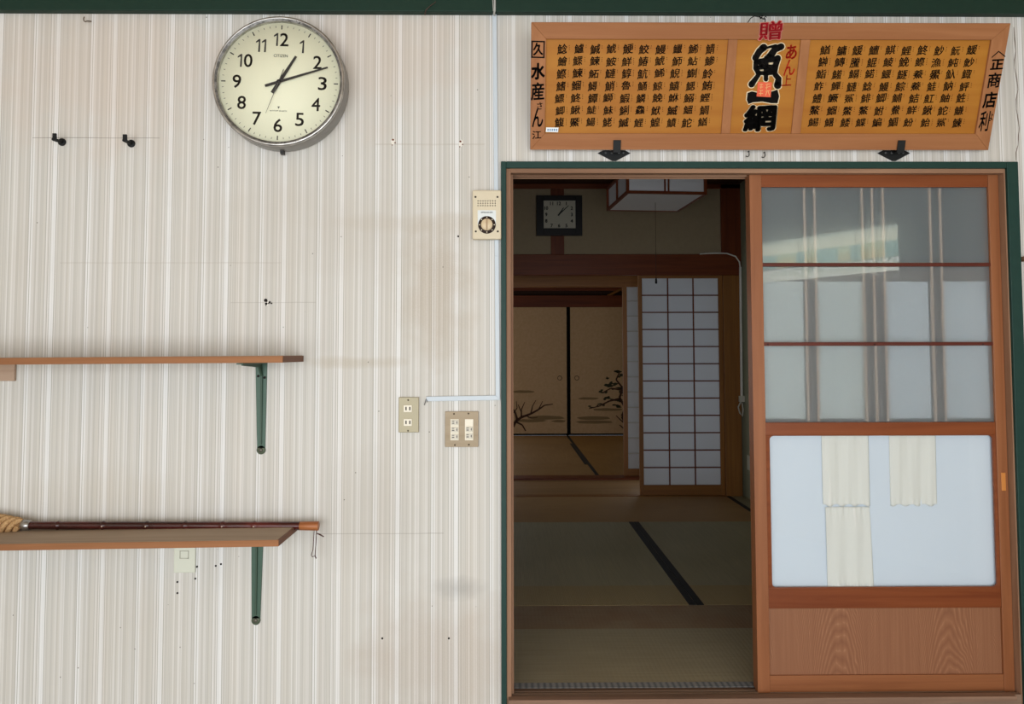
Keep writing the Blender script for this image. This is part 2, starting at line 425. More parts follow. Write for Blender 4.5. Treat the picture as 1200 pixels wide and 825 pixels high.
mb.box(p.x - .006, p.x + .12, WALL - .02, WALL, p.z - .008, p.z + .008)
struct('trim_9', mb, MW['jambX'], 'short brown rail end right of the door casing', 'rail', .001)

# ================================================================== THE SLIDING DOORS
def veil_glass(name, tint, veil, rough=.03, blur=False):
    q = NT(name)
    t = q.t; out = t.nodes['Material Output']; t.nodes.remove(q.b)
    if blur:
        tr = q.n('ShaderNodeBsdfRefraction'); tr.inputs['IOR'].default_value = 1.25; tr.inputs['Roughness'].default_value = .30
    else: tr = q.n('ShaderNodeBsdfTransparent')
    tr.inputs[0].default_value = (.98, .99, .99, 1)
    df = q.n('ShaderNodeBsdfDiffuse'); df.inputs[0].default_value = lin(tint)
    tl = q.n('ShaderNodeBsdfTranslucent'); tl.inputs[0].default_value = lin(tint)
    d2 = q.n('ShaderNodeMixShader'); d2.inputs[0].default_value = .3; t.links.new(df.outputs[0], d2.inputs[1]); t.links.new(tl.outputs[0], d2.inputs[2])
    mx = q.n('ShaderNodeMixShader'); mx.inputs[0].default_value = veil; t.links.new(tr.outputs[0], mx.inputs[1]); t.links.new(d2.outputs[0], mx.inputs[2])
    gl = q.n('ShaderNodeBsdfGlossy'); gl.inputs['Roughness'].default_value = rough
    fr = q.n('ShaderNodeFresnel'); q.set(fr.inputs[0], q.math('SUBTRACT', 1.5, q.math('MULTIPLY', q.n('ShaderNodeNewGeometry').outputs['Backfacing'], .8333)))
    m2 = q.n('ShaderNodeMixShader'); t.links.new(fr.outputs[0], m2.inputs[0]); t.links.new(mx.outputs[0], m2.inputs[1]); t.links.new(gl.outputs[0], m2.inputs[2])
    t.links.new(m2.outputs[0], out.inputs[0])
    return q.m
MW['frost'] = veil_glass('frosted_door_glass', '#9fabb2', .25, .002, True)
MW['clear'] = veil_glass('clear_door_glass', '#ffffff', .0, .02)
MW['white'] = plain('bluish_white_panel', '#d3dde9', .6)
MW['pane_b'] = plain('greenish_white_pane', '#eaf1ee', .7); MW['pane_c'] = plain('bluish_white_pane', '#e8eff5', .7)
def kick_panel():
    q = NT('cathedral_grain_panel', .5, .35)
    P = q.obj(); s = q.sep(P); x, z = s[0], s[2]
    nz = q.noise(q.map(P, (9, 1, 3)), 1.0, 3)
    u = q.math('SUBTRACT', q.math('FRACT', q.math('DIVIDE', q.math('ADD', x, KX), .375)), .5)
    u = q.math('ADD', u, q.math('MULTIPLY', q.math('SUBTRACT', nz, .5), .16))
    u2 = q.math('MULTIPLY', q.math('MULTIPLY', u, u), 24)
    f = q.math('ADD', q.math('MULTIPLY', z, 4.0), u2)
    f = q.math('ADD', f, q.math('MULTIPLY', nz, .8))
    g = q.math('ABSOLUTE', q.math('SUBTRACT', q.math('FRACT', q.math('MULTIPLY', f, 6.0)), .5))
    fine = q.noise(q.map(P, (160, 10, 3)), 1.0, 3)
    c = q.ramp(q.math('ADD', q.math('MULTIPLY', g, .9), q.math('MULTIPLY', fine, .5)), [(.10, '#a87a5a'), (.3, '#8f6043'), (.8, '#7d5036')])
    q.bump(fine, .15, .001)
    return q.base(c)

DA, DB = -.036, -.004                           # front faces of the two doors
TH = .026
L0, L1 = X(883, 500, DA), X(1179.5, 500, DA)   # outer edges of the front door
KX = 0.0
def zz(y, px=1020, Y=DA): return Z(px, y, Y)
LV = dict(top=ht + .006, glass1=zz(219), mun1=zz(310), mun2=zz(403), mid0=zz(495), mid1=zz(510), pan0=zz(690), pan1=zz(713), kick=zz(791.5), bot=sz - .004)
def door(name, label, xo, Y, second=False):
    global KX
    x0, x1 = L0 + xo, L1 + xo
    r = thing(name, label, 'sliding door', ((x0 + x1) / 2, Y + TH / 2, LV['bot']), kind='structure')
    lw = X(896, 500, DA) - L0 + .004; rw = L1 - X(1168, 500, DA) + .002
    a, b = x0 + lw, x1 - rw
    y0, y1 = Y, Y + TH
    for q0, q1 in ((x0, a), (b, x1)):
        MB().box(q0, q1, y0, y1, LV['bot'], LV['top']).build('stile', MW['doorZ'], r, .0015)
    e = .003
    yr0, yr1 = y0 + .002, y1 - .002
    MB().box(a, b, yr0, yr1, LV['glass1'], LV['top'] - .001).build('top_rail', MW['doorrail'], r, .001)
    MB().box(a, b, yr0, yr1, LV['mid1'], LV['mid0']).build('middle_rail', MW['doorrail'], r, .0015)
    MB().box(a, b, yr0, yr1, LV['pan1'], LV['pan0']).build('lock_rail', MW['doorrail'], r, .0015)
    MB().box(a, b, yr0, yr1, LV['bot'] + .001, LV['kick']).build('bottom_rail', MW['doorX'], r, .0015)
    for k in ('mun1', 'mun2'):
        MB().box(a, b, y0 + .001, y0 + .010, LV[k] - .006, LV[k] + .006).build('muntin', MW['muntin'], r, .001)
    yg = y0 + .010
    if not second:
        for k0, k1 in (('glass1', 'mun1'), ('mun1', 'mun2'), ('mun2', 'mid0')):
            zt = LV[k0] - (.006 if k0 != 'glass1' else 0); zb = LV[k1] + (.006 if k1 != 'mid0' else 0)
            MB().box(a, b, yg, yg + .003, zb, zt).build('glass_pane', MW['frost'], r)
        for px in (942.5, 954.5, 1010, 1022, 1034.5, 1089.5, 1101.5):
            xs = X(px, 265, DA + .018)
            MB().box(xs - .004, xs + .004, y0 + .0135, y0 + .021, LV['mid0'], LV['glass1']).build('slat', MW['slat'], r, .0008)
        # lower pane: rounded bead frame, clear glass over a bluish white sheet
        pa, pb, pt, pz = a + .014, b - .010, LV['mid1'] - .002, LV['pan0'] + .004
        def rr(x0, x1, z0, z1, rad, n=6):
            out = []
            for cx, cz, s in ((x1 - rad, z1 - rad, 0), (x0 + rad, z1 - rad, 1), (x0 + rad, z0 + rad, 2), (x1 - rad, z0 + rad, 3)):
                for i in range(n + 1):
                    t = (s + i / n) * PI / 2; out.append((cx + rad * math.cos(t), cz + rad * math.sin(t)))
            return out
        inner = rr(pa, pb, pz, pt, .014); outer = rr(a, b, LV['pan0'], LV['mid1'], .0005)
        n = len(inner); bead = MB()
        vs = [(p[0], y0 + .004, p[1]) for p in outer] + [(p[0], y0 + .005, p[1]) for p in inner] + [(p[0], y0 + .012, p[1]) for p in inner] + [(p[0], y0 + .012, p[1]) for p in outer]
        fs = []
        for k in range(3):
            fs += [(k * n + i, k * n + (i + 1) % n, (k + 1) * n + (i + 1) % n, (k + 1) * n + i) for i in range(n)]
        bead.add(vs, fs); bead.build('pane_bead', MW['doorrail'], r)
        MB().box(a, b, y0 + .0125, y0 + .0145, LV['pan0'], LV['mid1']).build('glass_pane', MW['clear'], r)
        MB().box(a, b, y0 + .0225, y0 + .0255, LV['pan0'], LV['mid1']).build('white_sheet', MW['white'], r)
        # finger pull let into the right stile
        px0, px1 = X(1173.5, 565, DA), X(1178.6, 565, DA)
        MB().box(px0, px1, y0 - .001, y0 + .004, Z(1176, 575, DA), Z(1176, 554, DA)).build('finger_pull', plain('bare_orange_wood', '#c9803a', .5), r, .001)
        mbn = MB()
        for px in (900, 1025, 1152):
            p = at(px, 403.5, DA); mbn.disc((p.x, 0, p.z), .0022, y0 - .0012, y0 + .001, 10)
        mbn.build('muntin_nail', hole, r)
    else:
        MB().box(a, b, yg, yg + .003, LV['mun1'] + .006, LV['glass1']).build('glass_pane', MW['frost'], r)
        cols = [(895, 943), (960, 1014.5), (1041, 1090), (1108, 1160)]
        ztop, zbot = Z(1020, 330, DB), LV['mid0'] + .01
        for c0, c1 in cols:
            for u0, u1 in ((ztop, LV['mun2'] + .006), (LV['mun2'] - .006, zbot)):
                MB().box(X(c0, 410, DB), X(c1, 410, DB), y0 + .002, y0 + .006, u1, u0).build('white_pane', MW['pane_b'] if c0 < 1000 else MW['pane_c'], r)
        MB().box(a, b, y0 + .012, y0 + .018, LV['mid0'], LV['mun1'] + .006).build('backing_board', plain('dull_mullion_wood', '#8d8078', .7), r)
        MB().box(a, b, y0 + .006, y0 + .012, LV['pan0'], LV['mid1']).build('white_sheet', MW['white'], r)
    KX = -(X(983, 750, DA) - (x0 + x1) / 2) + .1875 + 3.75
    MB().box(a + .0005, b - .0005, y0 + .009, y0 + .016, LV['kick'], LV['pan1']).build('kick_panel', kick_panel(), r)
    return r
door('door_1', 'varnished wooden sliding door with frosted panes and a white lower pane', 0, DA)
door('door_2', 'second sliding door with white panes hidden behind the front one', .004, DB, True)

# cloth strips hanging behind the lower pane
cloth = plain('cream_cotton', '#dfdfda', .9)
yc = DA + .0184
def strip(x0, x1, yt, yb, label, seed, gather_top=False):
    random.seed(seed)
    nx, nz = 40, 44
    vs, fs = [], []
    pa, pb = at(x0, yt, yc), at(x1, yb, yc)
    A0, A1, B0, B1 = X(x0, yt, yc), X(x1, yt, yc), X(x0 + (3 if yb > 650 else 2), yb, yc), X(x1 + (5 if yb > 650 else 2), yb, yc)
    ph = [random.uniform(0, 6) for _ in range(4)]
    for j in range(nz + 1):
        t = j / nz; z = pa.z + (pb.z - pa.z) * t
        for i in range(nx + 1):
            s = i / nx
            x = (A0 + (B0 - A0) * t) + ((A1 + (B1 - A1) * t) - (A0 + (B0 - A0) * t)) * s
            near = max(math.exp(-((1 - t) / .12) ** 2), math.exp(-(t / .14) ** 2) if gather_top else .25)
            d = .0020 * math.sin(s * 17 + ph[0] + t * 1.5) + .0013 * math.sin(s * 9 + ph[1] - t * 2.2) + near * .0018 * math.sin(s * 46 + ph[2])
            zo = near * .004 * math.sin(s * 23 + ph[3]) if j == nz else 0
            vs.append((x, yc + d, z + zo))
    for j in range(nz):
        for i in range(nx): fs.append((j * (nx + 1) + i, j * (nx + 1) + i + 1, (j + 1) * (nx + 1) + i + 1, (j + 1) * (nx + 1) + i))
    o = MB().add(vs, fs, True).build('cloth_strip', cloth)
    so = o.modifiers.new('thickness', 'SOLIDIFY'); so.thickness = .0006
    return tag(o, label, 'cloth', 'cream cloth strips behind the door pane')
strip(962.5, 1017.5, 510, 592, 'upper cream cloth strip hanging left behind the white door pane', 1)
strip(967, 1019, 594, 690, 'lower cream cloth strip tucked under the upper left one behind the pane', 2, True)
strip(1042, 1096, 510, 592, 'short cream cloth strip hanging right behind the white door pane', 3)

# ================================================================== THE SIGN
n_tilt = math.radians(19.2)
SV = Vector((0, -math.sin(n_tilt), math.cos(n_tilt)))            # up along the board
SN = Vector((0, -math.cos(n_tilt), -math.sin(n_tilt)))           # out of its face
SP = at(621.5, 175.5, WALL - .034)                               # bottom left corner of its face
def sp(px, py, lift=0.0): return on_plane(px, py, SP + SN * lift, SN)
def sab(px, py, lift=0.0):
    p = sp(px, py, lift) - SP; return p.x, p.dot(SV)
sign = thing('wooden_sign', 'long wooden sign board lettered with fish names, leaning above the doorway', 'sign', SP + Vector((.78, 0, 0)))
SW = (sab(1186, 28)[0] + sab(1157, 174)[0]) / 2; SH = (sab(622, 25)[1] + sab(1186, 28)[1]) / 2
RC = -.009                                                       # recess of the panels
def sl(a, b, l): return SP + UX * a + SV * b + SN * l
ai0 = (sab(640, 46)[0] + sab(638.5, 157)[0]) / 2; ai1 = (sab(1161, 50)[0] + sab(1144.5, 155)[0]) / 2
bi0 = sab(800, 156.5)[1]; bi1 = sab(800, 46)[1]
d0 = (sab(854.5, 48)[0] + sab(845, 156)[0]) / 2; d1 = (sab(865.5, 48)[0] + sab(855, 156)[0]) / 2
d2 = (sab(940, 48)[0] + sab(927, 156)[0]) / 2; d3 = (sab(951, 48)[0] + sab(937.5, 156)[0]) / 2
def sprism(loop, l0, l1): return MB().prism([sl(a, b, l0) for a, b in loop], SN * (l1 - l0))
for loop, m in (([(0, SH), (SW, SH), (ai1, bi1), (ai0, bi1)], 'signX'), ([(0, 0), (ai0, bi0), (ai1, bi0), (SW, 0)], 'signX'),
                ([(0, 0), (0, SH), (ai0, bi1), (ai0, bi0)], 'signZ'), ([(SW, 0), (ai1, bi0), (ai1, bi1), (SW, SH)], 'signZ')):
    fo = sprism(loop, -.024, 0).build('frame_rail', MW[m], sign, .0012)
    if loop[0] == (0, 0) and loop[1][0] == 0: fl = fo
    elif loop[0] == (SW, 0): fr_ = fo
    elif loop[0] == (0, SH): ft = fo
for q0, q1 in ((d0, d1), (d2, d3)):
    sprism([(q0, bi0), (q0, bi1), (q1, bi1), (q1, bi0)], -.022, -.003).build('divider', MW['signZ'], sign, .001)
q = NT('amber_panel', .55, .22)
nn = q.noise(q.map(q.obj(), (1.2, 22, 22)), 1.0, 4)
n2 = q.noise(q.obj(), 5, 3)
q.base(q.mix(q.math('MULTIPLY', n2, .8), q.ramp(nn, [(.3, '#a86a1c'), (.7, '#bc822c')]), '#9c5f22')); amber = q.m
ink = plain('black_lettering_ink', '#0d0b0a', .8, spec=.1)
red = plain('red_lettering_paint', '#b81d28', .7, spec=.15); vermilion = plain('vermilion_lettering_paint', '#c8301a', .7, spec=.15)
cream = plain('cream_outline_paint', '#d9c7a4', .5)
pan = []
for q0, q1 in ((ai0, d0), (d1, d2), (d3, ai1)):
    pan.append(sprism([(q0 - .003, bi0 - .003), (q0 - .003, bi1 + .003), (q1 + .003, bi1 + .003), (q1 + .003, bi0 - .003)], -.018, RC).build('panel', amber, sign))
LFT = ["鯰鱸鰔鯱鯁鮫鰻鱲鯑鯖", "鱠鰥鰊鮟鮮鰆鯱魳鮎鯵", "鰶鰊鮖鰱鯙魧鯑鯢鯯魿", "鰭鰡鱘鮹魯鯒鯨鱚鰓鮪", "鰾鮗鱏鰤鰕鱗鮸鮴鰯鰹", "鯽鰍鯐鮇鯏鱻鮲鰄鰮鯛", "鰒鱀鰑鮱鰄鯉鰉鱝鮀鰌"]
RGT = ["鰌鱅鰀鱣鯕鯉鮗魦魭鰀", "鰰鱄鰧鯤鯪鮸鰶漁魨魦", "鮨鱃鰨鰙鰋鱁鯗鱟魞鯫", "鮓鱓鰱鯰鰻鯮鯗鮭魶鮃", "鱧鱖鯊鯡鯽鯆鮚魟鮋鮏", "鰲鰡鱉鰲鮒鮝鮮鰍鮀鰜", "鯣鱪鯘鰈鯿鯝魵鮐鯊鰊"]
random.seed(11)
reading = plain('brown_reading_ink', '#3a2010', .8, spec=.1)
for rows, p, x00, x01, x60, x61, y0, y6 in ((LFT, pan[0], 659, 832.5, 655, 824, 57.5, 143.5), (RGT, pan[2], 967, 1138.5, 953, 1121, 59, 143.5)):
    mb, mr = MB(), MB()
    for r in range(7):
        for c in range(10):
            t = r / 6
            px = (x00 + (x60 - x00) * t) + ((x01 + (x61 - x01) * t) - (x00 + (x60 - x00) * t)) * c / 9 + random.uniform(-.7, .7)
            py = y0 + (y6 - y0) * t + random.uniform(-.6, .6)
            P = sp(px, py, RC) + SN * .0004
            put_text(mb, rows[r][c], P, UX, SV, h=.0285 * random.uniform(.93, 1.06), wd=.031 * random.uniform(.92, 1.05), bold=.021, shear=.06, rise=.10, rot=random.uniform(-.04, .04))
            # the little reading written down the right of each character
            for k in range(random.choice((2, 3, 3, 4))):
                Q = P + UX * (.0225 + random.uniform(-.0006, .0006)) + SV * (.010 - .0058 * k)
                mr.add([Q + UX * a + SV * b for a, b in ((-.0011, -.0016), (.0009, -.0009), (.0014, .0013), (-.0007, .0016))], [(0, 1, 2, 3)])
    mb.build('lettering', ink, p); tag(mr.build('small_reading', reading, p), kind='stuff')
def word(items, lift, parent, mat, name='lettering'):
    mb = MB()
    for t, px, py, wpx, hpx, bold, rot in items:
        P = sp(px, py, lift) + SN * .0005
        k = 880 / (P - CAM).dot(fw)
        put_text(mb, t, P, UX, SV, h=hpx / k / math.cos(n_tilt - .35) * 1.02, wd=wpx / k, bold=bold, rise=.06, rot=rot)
    return mb.build(name, mat, parent)
# centre panel: big brush characters with a pale outline, red side note, red seal
def big(mb, grow, lift):
    for t, px, py, wpx, hpx, bold in (('網', 890.5, 138.5, 35, 29, .042),):
        P = sp(px, py, RC) + SN * lift; k = 880 / (P - CAM).dot(fw)
        put_text(mb, t, P, UX, SV, h=hpx / k * .97, wd=wpx / k, bold=bold + grow * .026, rise=.05)
    # the thick single stroke in the middle
    P = [sp(x, y, RC) + SN * lift for x, y in ((875 - grow, 117), (876 - grow, 109 - grow), (881, 107 - grow), (893, 110 - grow), (905, 107 - grow), (911 + grow, 105 - grow), (913 + grow, 113), (911 + grow, 121 + grow), (904, 121 + grow), (893, 119 + grow), (882, 120 + grow), (877, 122 + grow))]
    mb.add(P, [list(range(len(P)))])
    def brush(pts, w0, w1):
        loop_l, loop_r = [], []
        P = [Vector((x, y)) for x, y in pts]
        for i, p in enumerate(P):
            d = (P[min(i + 1, len(P) - 1)] - P[max(i - 1, 0)]).normalized(); o = Vector((d.y, -d.x)); w = w0 + (w1 - w0) * i / (len(P) - 1) + grow
            loop_l.append((p + o * w)); loop_r.append((p - o * w))
        for i in range(len(P) - 1): mb.add([sp(v.x, v.y, RC) + SN * lift for v in (loop_l[i], loop_l[i + 1], loop_r[i + 1], loop_r[i])], [(0, 1, 2, 3)])
        for p, w in ((P[0], w0 + grow), (P[-1], w1 + grow)):
            mb.add([sp(p.x + w * math.cos(t), p.y + w * math.sin(t), RC) + SN * lift for t in [i * PI / 7 for i in range(14)]], [list(range(14))])
    for pts, w0, w1 in BRUSH: brush(pts, w0, w1)
BRUSH = [([(895, 55.5), (890, 60), (885, 68)], 4.2, 3.6), ([(915.5, 54.5), (908, 58), (901.5, 67)], 3.8, 4.2), ([(896, 57), (902, 55), (909, 53.5)], 1.2, 1.8),
         ([(886, 72), (885.5, 80), (889, 86)], 3.0, 3.0), ([(911.5, 68), (909, 76), (907.5, 84)], 3.6, 3.4), ([(889, 72.5), (899, 70.5), (910, 69)], 3.4, 3.4),
         ([(887, 79.5), (898, 78.5), (908, 78)], 2.6, 2.6), ([(889, 85.5), (898, 86), (907, 85)], 2.4, 2.6), ([(898, 68), (897.5, 80), (897.5, 93)], 3.0, 2.6), ([(891.5, 76), (903, 83)], 2.6, 2.6),
         ([(889, 87.5), (885, 93), (880.5, 99)], 2.4, 3.6), ([(908, 87), (912.2, 92), (911.2, 100)], 3.0, 4.4)]
m1, m2 = MB(), MB()
big(m1, 1.1, .0003); big(m2, 0, .0008)
m1.build('outline', cream, pan[1]); m2.build('lettering', ink, pan[1])
mb = MB(); P = [sp(x, y, RC) + SN * .0012 for x, y in ((888, 96), (904.5, 96.5), (903, 114), (886.5, 113))]; mb.add(P, [(0, 1, 2, 3)])
seal = mb.build('seal', plain('orange_red_seal', '#e2552a', .5), pan[1])
mb = MB()
for x0, y0, x1, y1 in ((890, 99, 894, 99), (890, 102, 894, 102), (892, 98, 891.5, 104), (889.5, 106, 894, 106), (891.5, 106, 891, 112), (889, 109.5, 894, 109.5), (897, 99, 902, 98.5), (899, 98, 898, 105), (897, 103, 902.5, 101), (897, 107, 902, 106), (899, 106, 897, 112), (900, 107, 901.5, 112)):
    a, b = sp(x0, y0, RC) + SN * .0016, sp(x1, y1, RC) + SN * .0016; o = (b - a).normalized().cross(SN) * .0009
    mb.add([a - o, b - o, b + o, a + o], [(0, 1, 2, 3)])
mb.build('lettering', plain('pale_seal_lines', '#e7b06a', .5), pan[1])
word([('あ', 927.5, 61, 12, 15, .03, 0), ('ん', 925, 79, 13, 17, .015, .05), ('上', 922, 94, 11, 12, .012, 0)], RC, pan[1], vermilion, 'red_lettering')
word([('贈', 903, 36, 26, 19.5, .055, 0)], .0001, ft, plain('pink_outline_paint', '#d98a78', .5), 'outline')
word([('贈', 903, 36, 26, 19.5, .02, 0)], .0007, ft, red, 'red_lettering')
# donor names on the two side rails
word([('久', 630.5, 57.5, 11, 13, .035, 0), ('水', 630.5, 83.5, 15, 17, .04, 0), ('産', 630, 107, 15, 19, .028, 0), ('さ', 632.5, 124, 6, 8, .02, 0), ('ん', 630, 138, 12.5, 20, .02, 0), ('江', 629, 158, 10.5, 9, .02, 0)], 0, fl, ink)
mb = MB()
bx = [(623.6, 48.5), (637.8, 48.8), (637.3, 67.4), (623.2, 67)]
for i in range(4):
    a, b = sp(*bx[i]) + SN * .0005, sp(*bx[(i + 1) % 4]) + SN * .0005; dd = (b - a).normalized(); o = dd.cross(SN) * .0022
    mb.add([a - o - dd * .002, b - o + dd * .002, b + o + dd * .002, a + o - dd * .002], [(0, 1, 2, 3)])
mb.build('square_mark', ink, fl)
word([('正', 1168.5, 75.5, 14, 10.5, .035, 0), ('商', 1165, 94, 14.5, 16, .028, 0), ('店', 1160, 117, 14.5, 17, .03, 0), ('利', 1153.5, 142, 11, 22, .02, 0), ('よ', 1161.5, 137, 4, 9, .015, 0)], 0, fr_, ink)
mb = MB()
for (x0, y0), (x1, y1) in (((1162, 67.5), (1170.5, 60)), ((1170, 60), (1178, 66.5))):
    a, b = sp(x0, y0) + SN * .0005, sp(x1, y1) + SN * .0005; o = (b - a).normalized().cross(SN) * .0016
    mb.add([a - o, b - o, b + o, a + o], [(0, 1, 2, 3)])
mb.build('roof_mark', ink, fr_)
mb = MB(); P = [sp(x, y, 0) + SN * .001 for x, y in ((640, 149.3), (654.5, 149.5), (654, 155), (639.6, 154.7))]; mb.add(P, [(0, 1, 2, 3)])
stk = mb.build('paper_sticker', plain('white_sticker', '#e7ecec', .5), sign)
mb = MB()
for x in (642, 644.6, 647, 649.4, 652):
    for dx, dy, hx, hy in ((0, 0, .5, 1.5), (.6, -.6, .7, .35), (.6, .8, .5, .4)):
        c = sp(x + dx, 152.2 + dy, 0) + SN * .0014
        mb.add([c + UX * a * .0026 * hx + SV * b * .0024 * hy for a, b in ((-1, -1), (1, -1), (1, 1), (-1, 1))], [(0, 1, 2, 3)])
mb.build('lettering', plain('blue_sticker_print', '#2b6fa8', .5), stk)
# hanging wire above the sign
mb = MB()
nail = at(897, 18, WALL)
top = sl(sab(900, 26)[0], SH + .002, -.028)
pts = [sl(sab(878, 25.5)[0], SH - .004, -.028), at(879.5, 21.5, WALL - .09), at(884, 18.8, WALL - .06), at(890, 20, WALL - .03), at(897, 23, WALL - .04), top, sl(sab(907, 26)[0], SH - .006, -.028)]
mb.tube(pts, .0014, 6)
for k in range(5):
    c = at(889 + k * 1.6, 19.5 + (k % 2) * 2.2 + k * .3, WALL - .035); c2 = at(892 + k * 1.6, 22 - (k % 3) * 1.6, WALL - .045)
    mb.tube([c, c.lerp(c2, .5) + Vector((0, -.004, .002)), c2], .0012, 5)
mb.tube([at(892, 20.5, WALL - .045), at(892, 20.5, WALL + .004)], .0018, 6)
tag(mb.build('hanging_wire', ink), 'thin black wire looped over the top edge of the sign board', 'wire')
# black iron brackets that carry the sign
iron = plain('black_iron', '#141617', .6, .1, spec=.3, var=.2)
def sign_bracket(px, label):
    p = at(px, 180, WALL)
    r = thing('sign_bracket', label, 'bracket', (p.x, WALL, Z(px, 188.5, WALL)), 'black brackets holding the sign')
    cx = p.x
    yy = WALL - .004
    zt, zm, zb = Z(px, 176, yy), Z(px, 179.5, yy), Z(px, 188.5, yy); hw = .0555
    MB().prism([(cx - hw * .66, yy, zt), (cx - hw, yy, zm), (cx - .006, yy, zb), (cx + .006, yy, zb), (cx + hw, yy, zm), (cx + hw * .66, yy, zt)], (0, .004, 0)).build('wall_plate', iron, r, .001)
    # tongue that turns up in front of the board
    base = SP + Vector((0, 0, 0))
    b0 = sl(0, -.004, 0); lo = Vector((0, b0.y, b0.z)); f0 = lo + SN * .0045; f1 = f0 + SV * .036
    w2 = .0125
    zc = zt - .006
    path = [(WALL - .003, zc), (f0.y, f0.z - .004), (f1.y, f1.z)]
    mb = MB()
    for i in range(2):
        (ya, za), (yb, zb_) = path[i], path[i + 1]
        d = Vector((0, yb - ya, zb_ - za)).normalized(); nr = Vector((0, -d.z, d.y)) * .0018
        A, B = Vector((cx + .004, ya, za)), Vector((cx + .004, yb, zb_))
        mb.prism([A - UX * w2 - nr, A - UX * w2 + nr, B - UX * w2 + nr, B - UX * w2 - nr], UX * 2 * w2)
    mb.build('tongue', iron, r, .0006)
    for dx in (-.0285, -.008, .016, .031):
        MB().disc((cx + dx, 0, zm + .001), .004, yy - .0022, yy + .001, 12).build('screw', plain('dark_screw', '#55585a', .4, .6), r)
    return r
sign_bracket(719.5, 'black iron arrow-shaped bracket under the left half of the sign')
sign_bracket(1047, 'black iron arrow-shaped bracket under the right half of the sign')
# small cup hooks below the sign
def small_hook(px, py, label):
    p = at(px, py, WALL); mb = MB(); r = .0065
    pts = [Vector((p.x + .004, WALL, p.z + .008)), Vector((p.x + .004, WALL - .012, p.z + .008))]
    for i in range(9):
        t = math.radians(10 - i * 19)
        pts.append(Vector((p.x - .0025 + r * math.cos(t), WALL - .014, p.z - .004 + r * 1.1 * math.sin(t))))
    mb.tube(pts, .0015, 6)
    return tag(mb.build('cup_hook', iron), label, 'hook', 'tiny hooks under the sign')
small_hook(875, 181, 'tiny black hook below the middle of the sign, left one of the pair')
small_hook(893.5, 182, 'tiny black hook below the middle of the sign, right one of the pair')

# ================================================================== WALL CLOCK (round)
cc = at(326.0, 94.6, WALL - .08); CXc, CZc = cc.x, cc.z
kpx = 880 / 2.44
R = 78.3 / kpx
YF = WALL - .08
clock = thing('wall_clock', 'large round chrome-rimmed wall clock with black numerals', 'clock', (CXc, WALL, CZc - R))
chrome = NT('dull_chrome', .28, .5, .9); nz_ = chrome.noise(chrome.obj(), 26, 4, .7)
chrome.base(chrome.ramp(nz_, [(.3, '#8e8c8a'), (.6, '#c2c0bc'), (.75, '#d6d5d2')])); chrome = chrome.m
RF = 72.6 / kpx
MB().lathe([(R * .985, WALL), (R * 1.0, WALL - .012), (R * 1.0, YF + .022), (R * .985, YF + .014)], (CXc, 0, CZc), 96).build('case', plain('grey_metal_case', '#8f8c88', .35, .6), clock)
MB().lathe([(R * .985, YF + .016), (R * 1.0, YF + .008), (R * .995, YF + .002), (R * .975, YF - .002), (R * .955, YF), (R * .94, YF + .006), (R * .93, YF + .004), (RF * 1.005, YF + .008), (RF * .995, YF + .016)], (CXc, 0, CZc), 96).build('rim', chrome, clock)
q = NT('grimy_rim_groove', .5, .4, .6); gn = q.noise(q.obj(), 34, 4, .7)
gm = q.base(q.ramp(gn, [(.42, '#55534f'), (.6, '#8c8a86'), (.66, '#2a2724')]))
MB().lathe([(R * .962, YF - .0006), (R * .955, YF - .0012), (R * .935, YF + .003), (R * .928, YF + .0036)], (CXc, 0, CZc), 96).build('rim_groove', gm, clock)
FY = YF + .016
q = NT('cream_dial', .5, .3)
q.base('#f1efd3')
dial = MB().lathe([(.0001, FY), (RF * 1.01, FY), (RF * 1.01, FY + .003)], (CXc, 0, CZc), 96).build('dial', q.m, clock)
def cp(px, py, lift):                          # a point of the clock face seen at this pixel
    return at(px, py, FY - lift)
fc = at(326.4, 94.0, FY)
tilt = math.radians(-1.5)                      # the clock hangs a little crooked
def pol(ang, rad, lift): a = math.radians(90 - ang) + tilt; return Vector((CXc + rad * math.cos(a), FY - lift, CZc + rad * math.sin(a)))
black = plain('black_dial_print', '#171717', .5)
mb = MB()
for i in range(60):
    big_ = i % 5 == 0
    r0, r1 = (RF * .885, RF * .955) if big_ else (RF * .915, RF * .945)
    a, b = pol(i * 6, r0, .0005), pol(i * 6, r1, .0005); o = (b - a).normalized().cross(Vector((0, 1, 0))) * (.0018 if big_ else .0007)
    mb.add([a - o, b - o, b + o, a + o], [(0, 1, 2, 3)])
mb.build('minute_marks', black, dial)
un = Vector((math.cos(tilt), 0, math.sin(tilt))); vn = Vector((-math.sin(tilt), 0, math.cos(tilt)))
def numeral(mb, t, P, h):
    ws = [.45 if ch == '1' else .74 for ch in t]; tot = sum(ws) * h; a = -tot / 2
    for ch, w_ in zip(t, ws):
        c = P + un * (a + w_ * h / 2); a += w_ * h
        if ch == '1':
            for loop in (((-.02, -.5), (.125, -.5), (.125, .5), (.02, .5)), ((-.21, .20), (-.21, .31), (.02, .5), (.06, .34))):
                mb.add([c + un * (x * h) + vn * (y * h) for x, y in loop], [(0, 1, 2, 3)])
        else: put_text(mb, ch, c, un, vn, h=h, wd=.63 * h, bold=.012)
mb = MB()
for i in range(1, 13):
    P = pol(i * 30, RF * (.70 if i not in (12, 6) else .715), .0006)
    if i in (10, 11): P += un * .006
    numeral(mb, str(i), P, 15.6 / kpx)
mb.build('numerals', black, dial)
mb = MB()
put_text(mb, 'CITIZEN', pol(0, RF * .445, .0006), un, vn, h=3.4 / kpx, wd=16.5 / kpx, bold=.01)
put_text(mb, 'RHYTHM QUARTZ', pol(180, RF * .475, .0006), un, vn, h=1.7 / kpx, wd=20 / kpx, bold=.01)
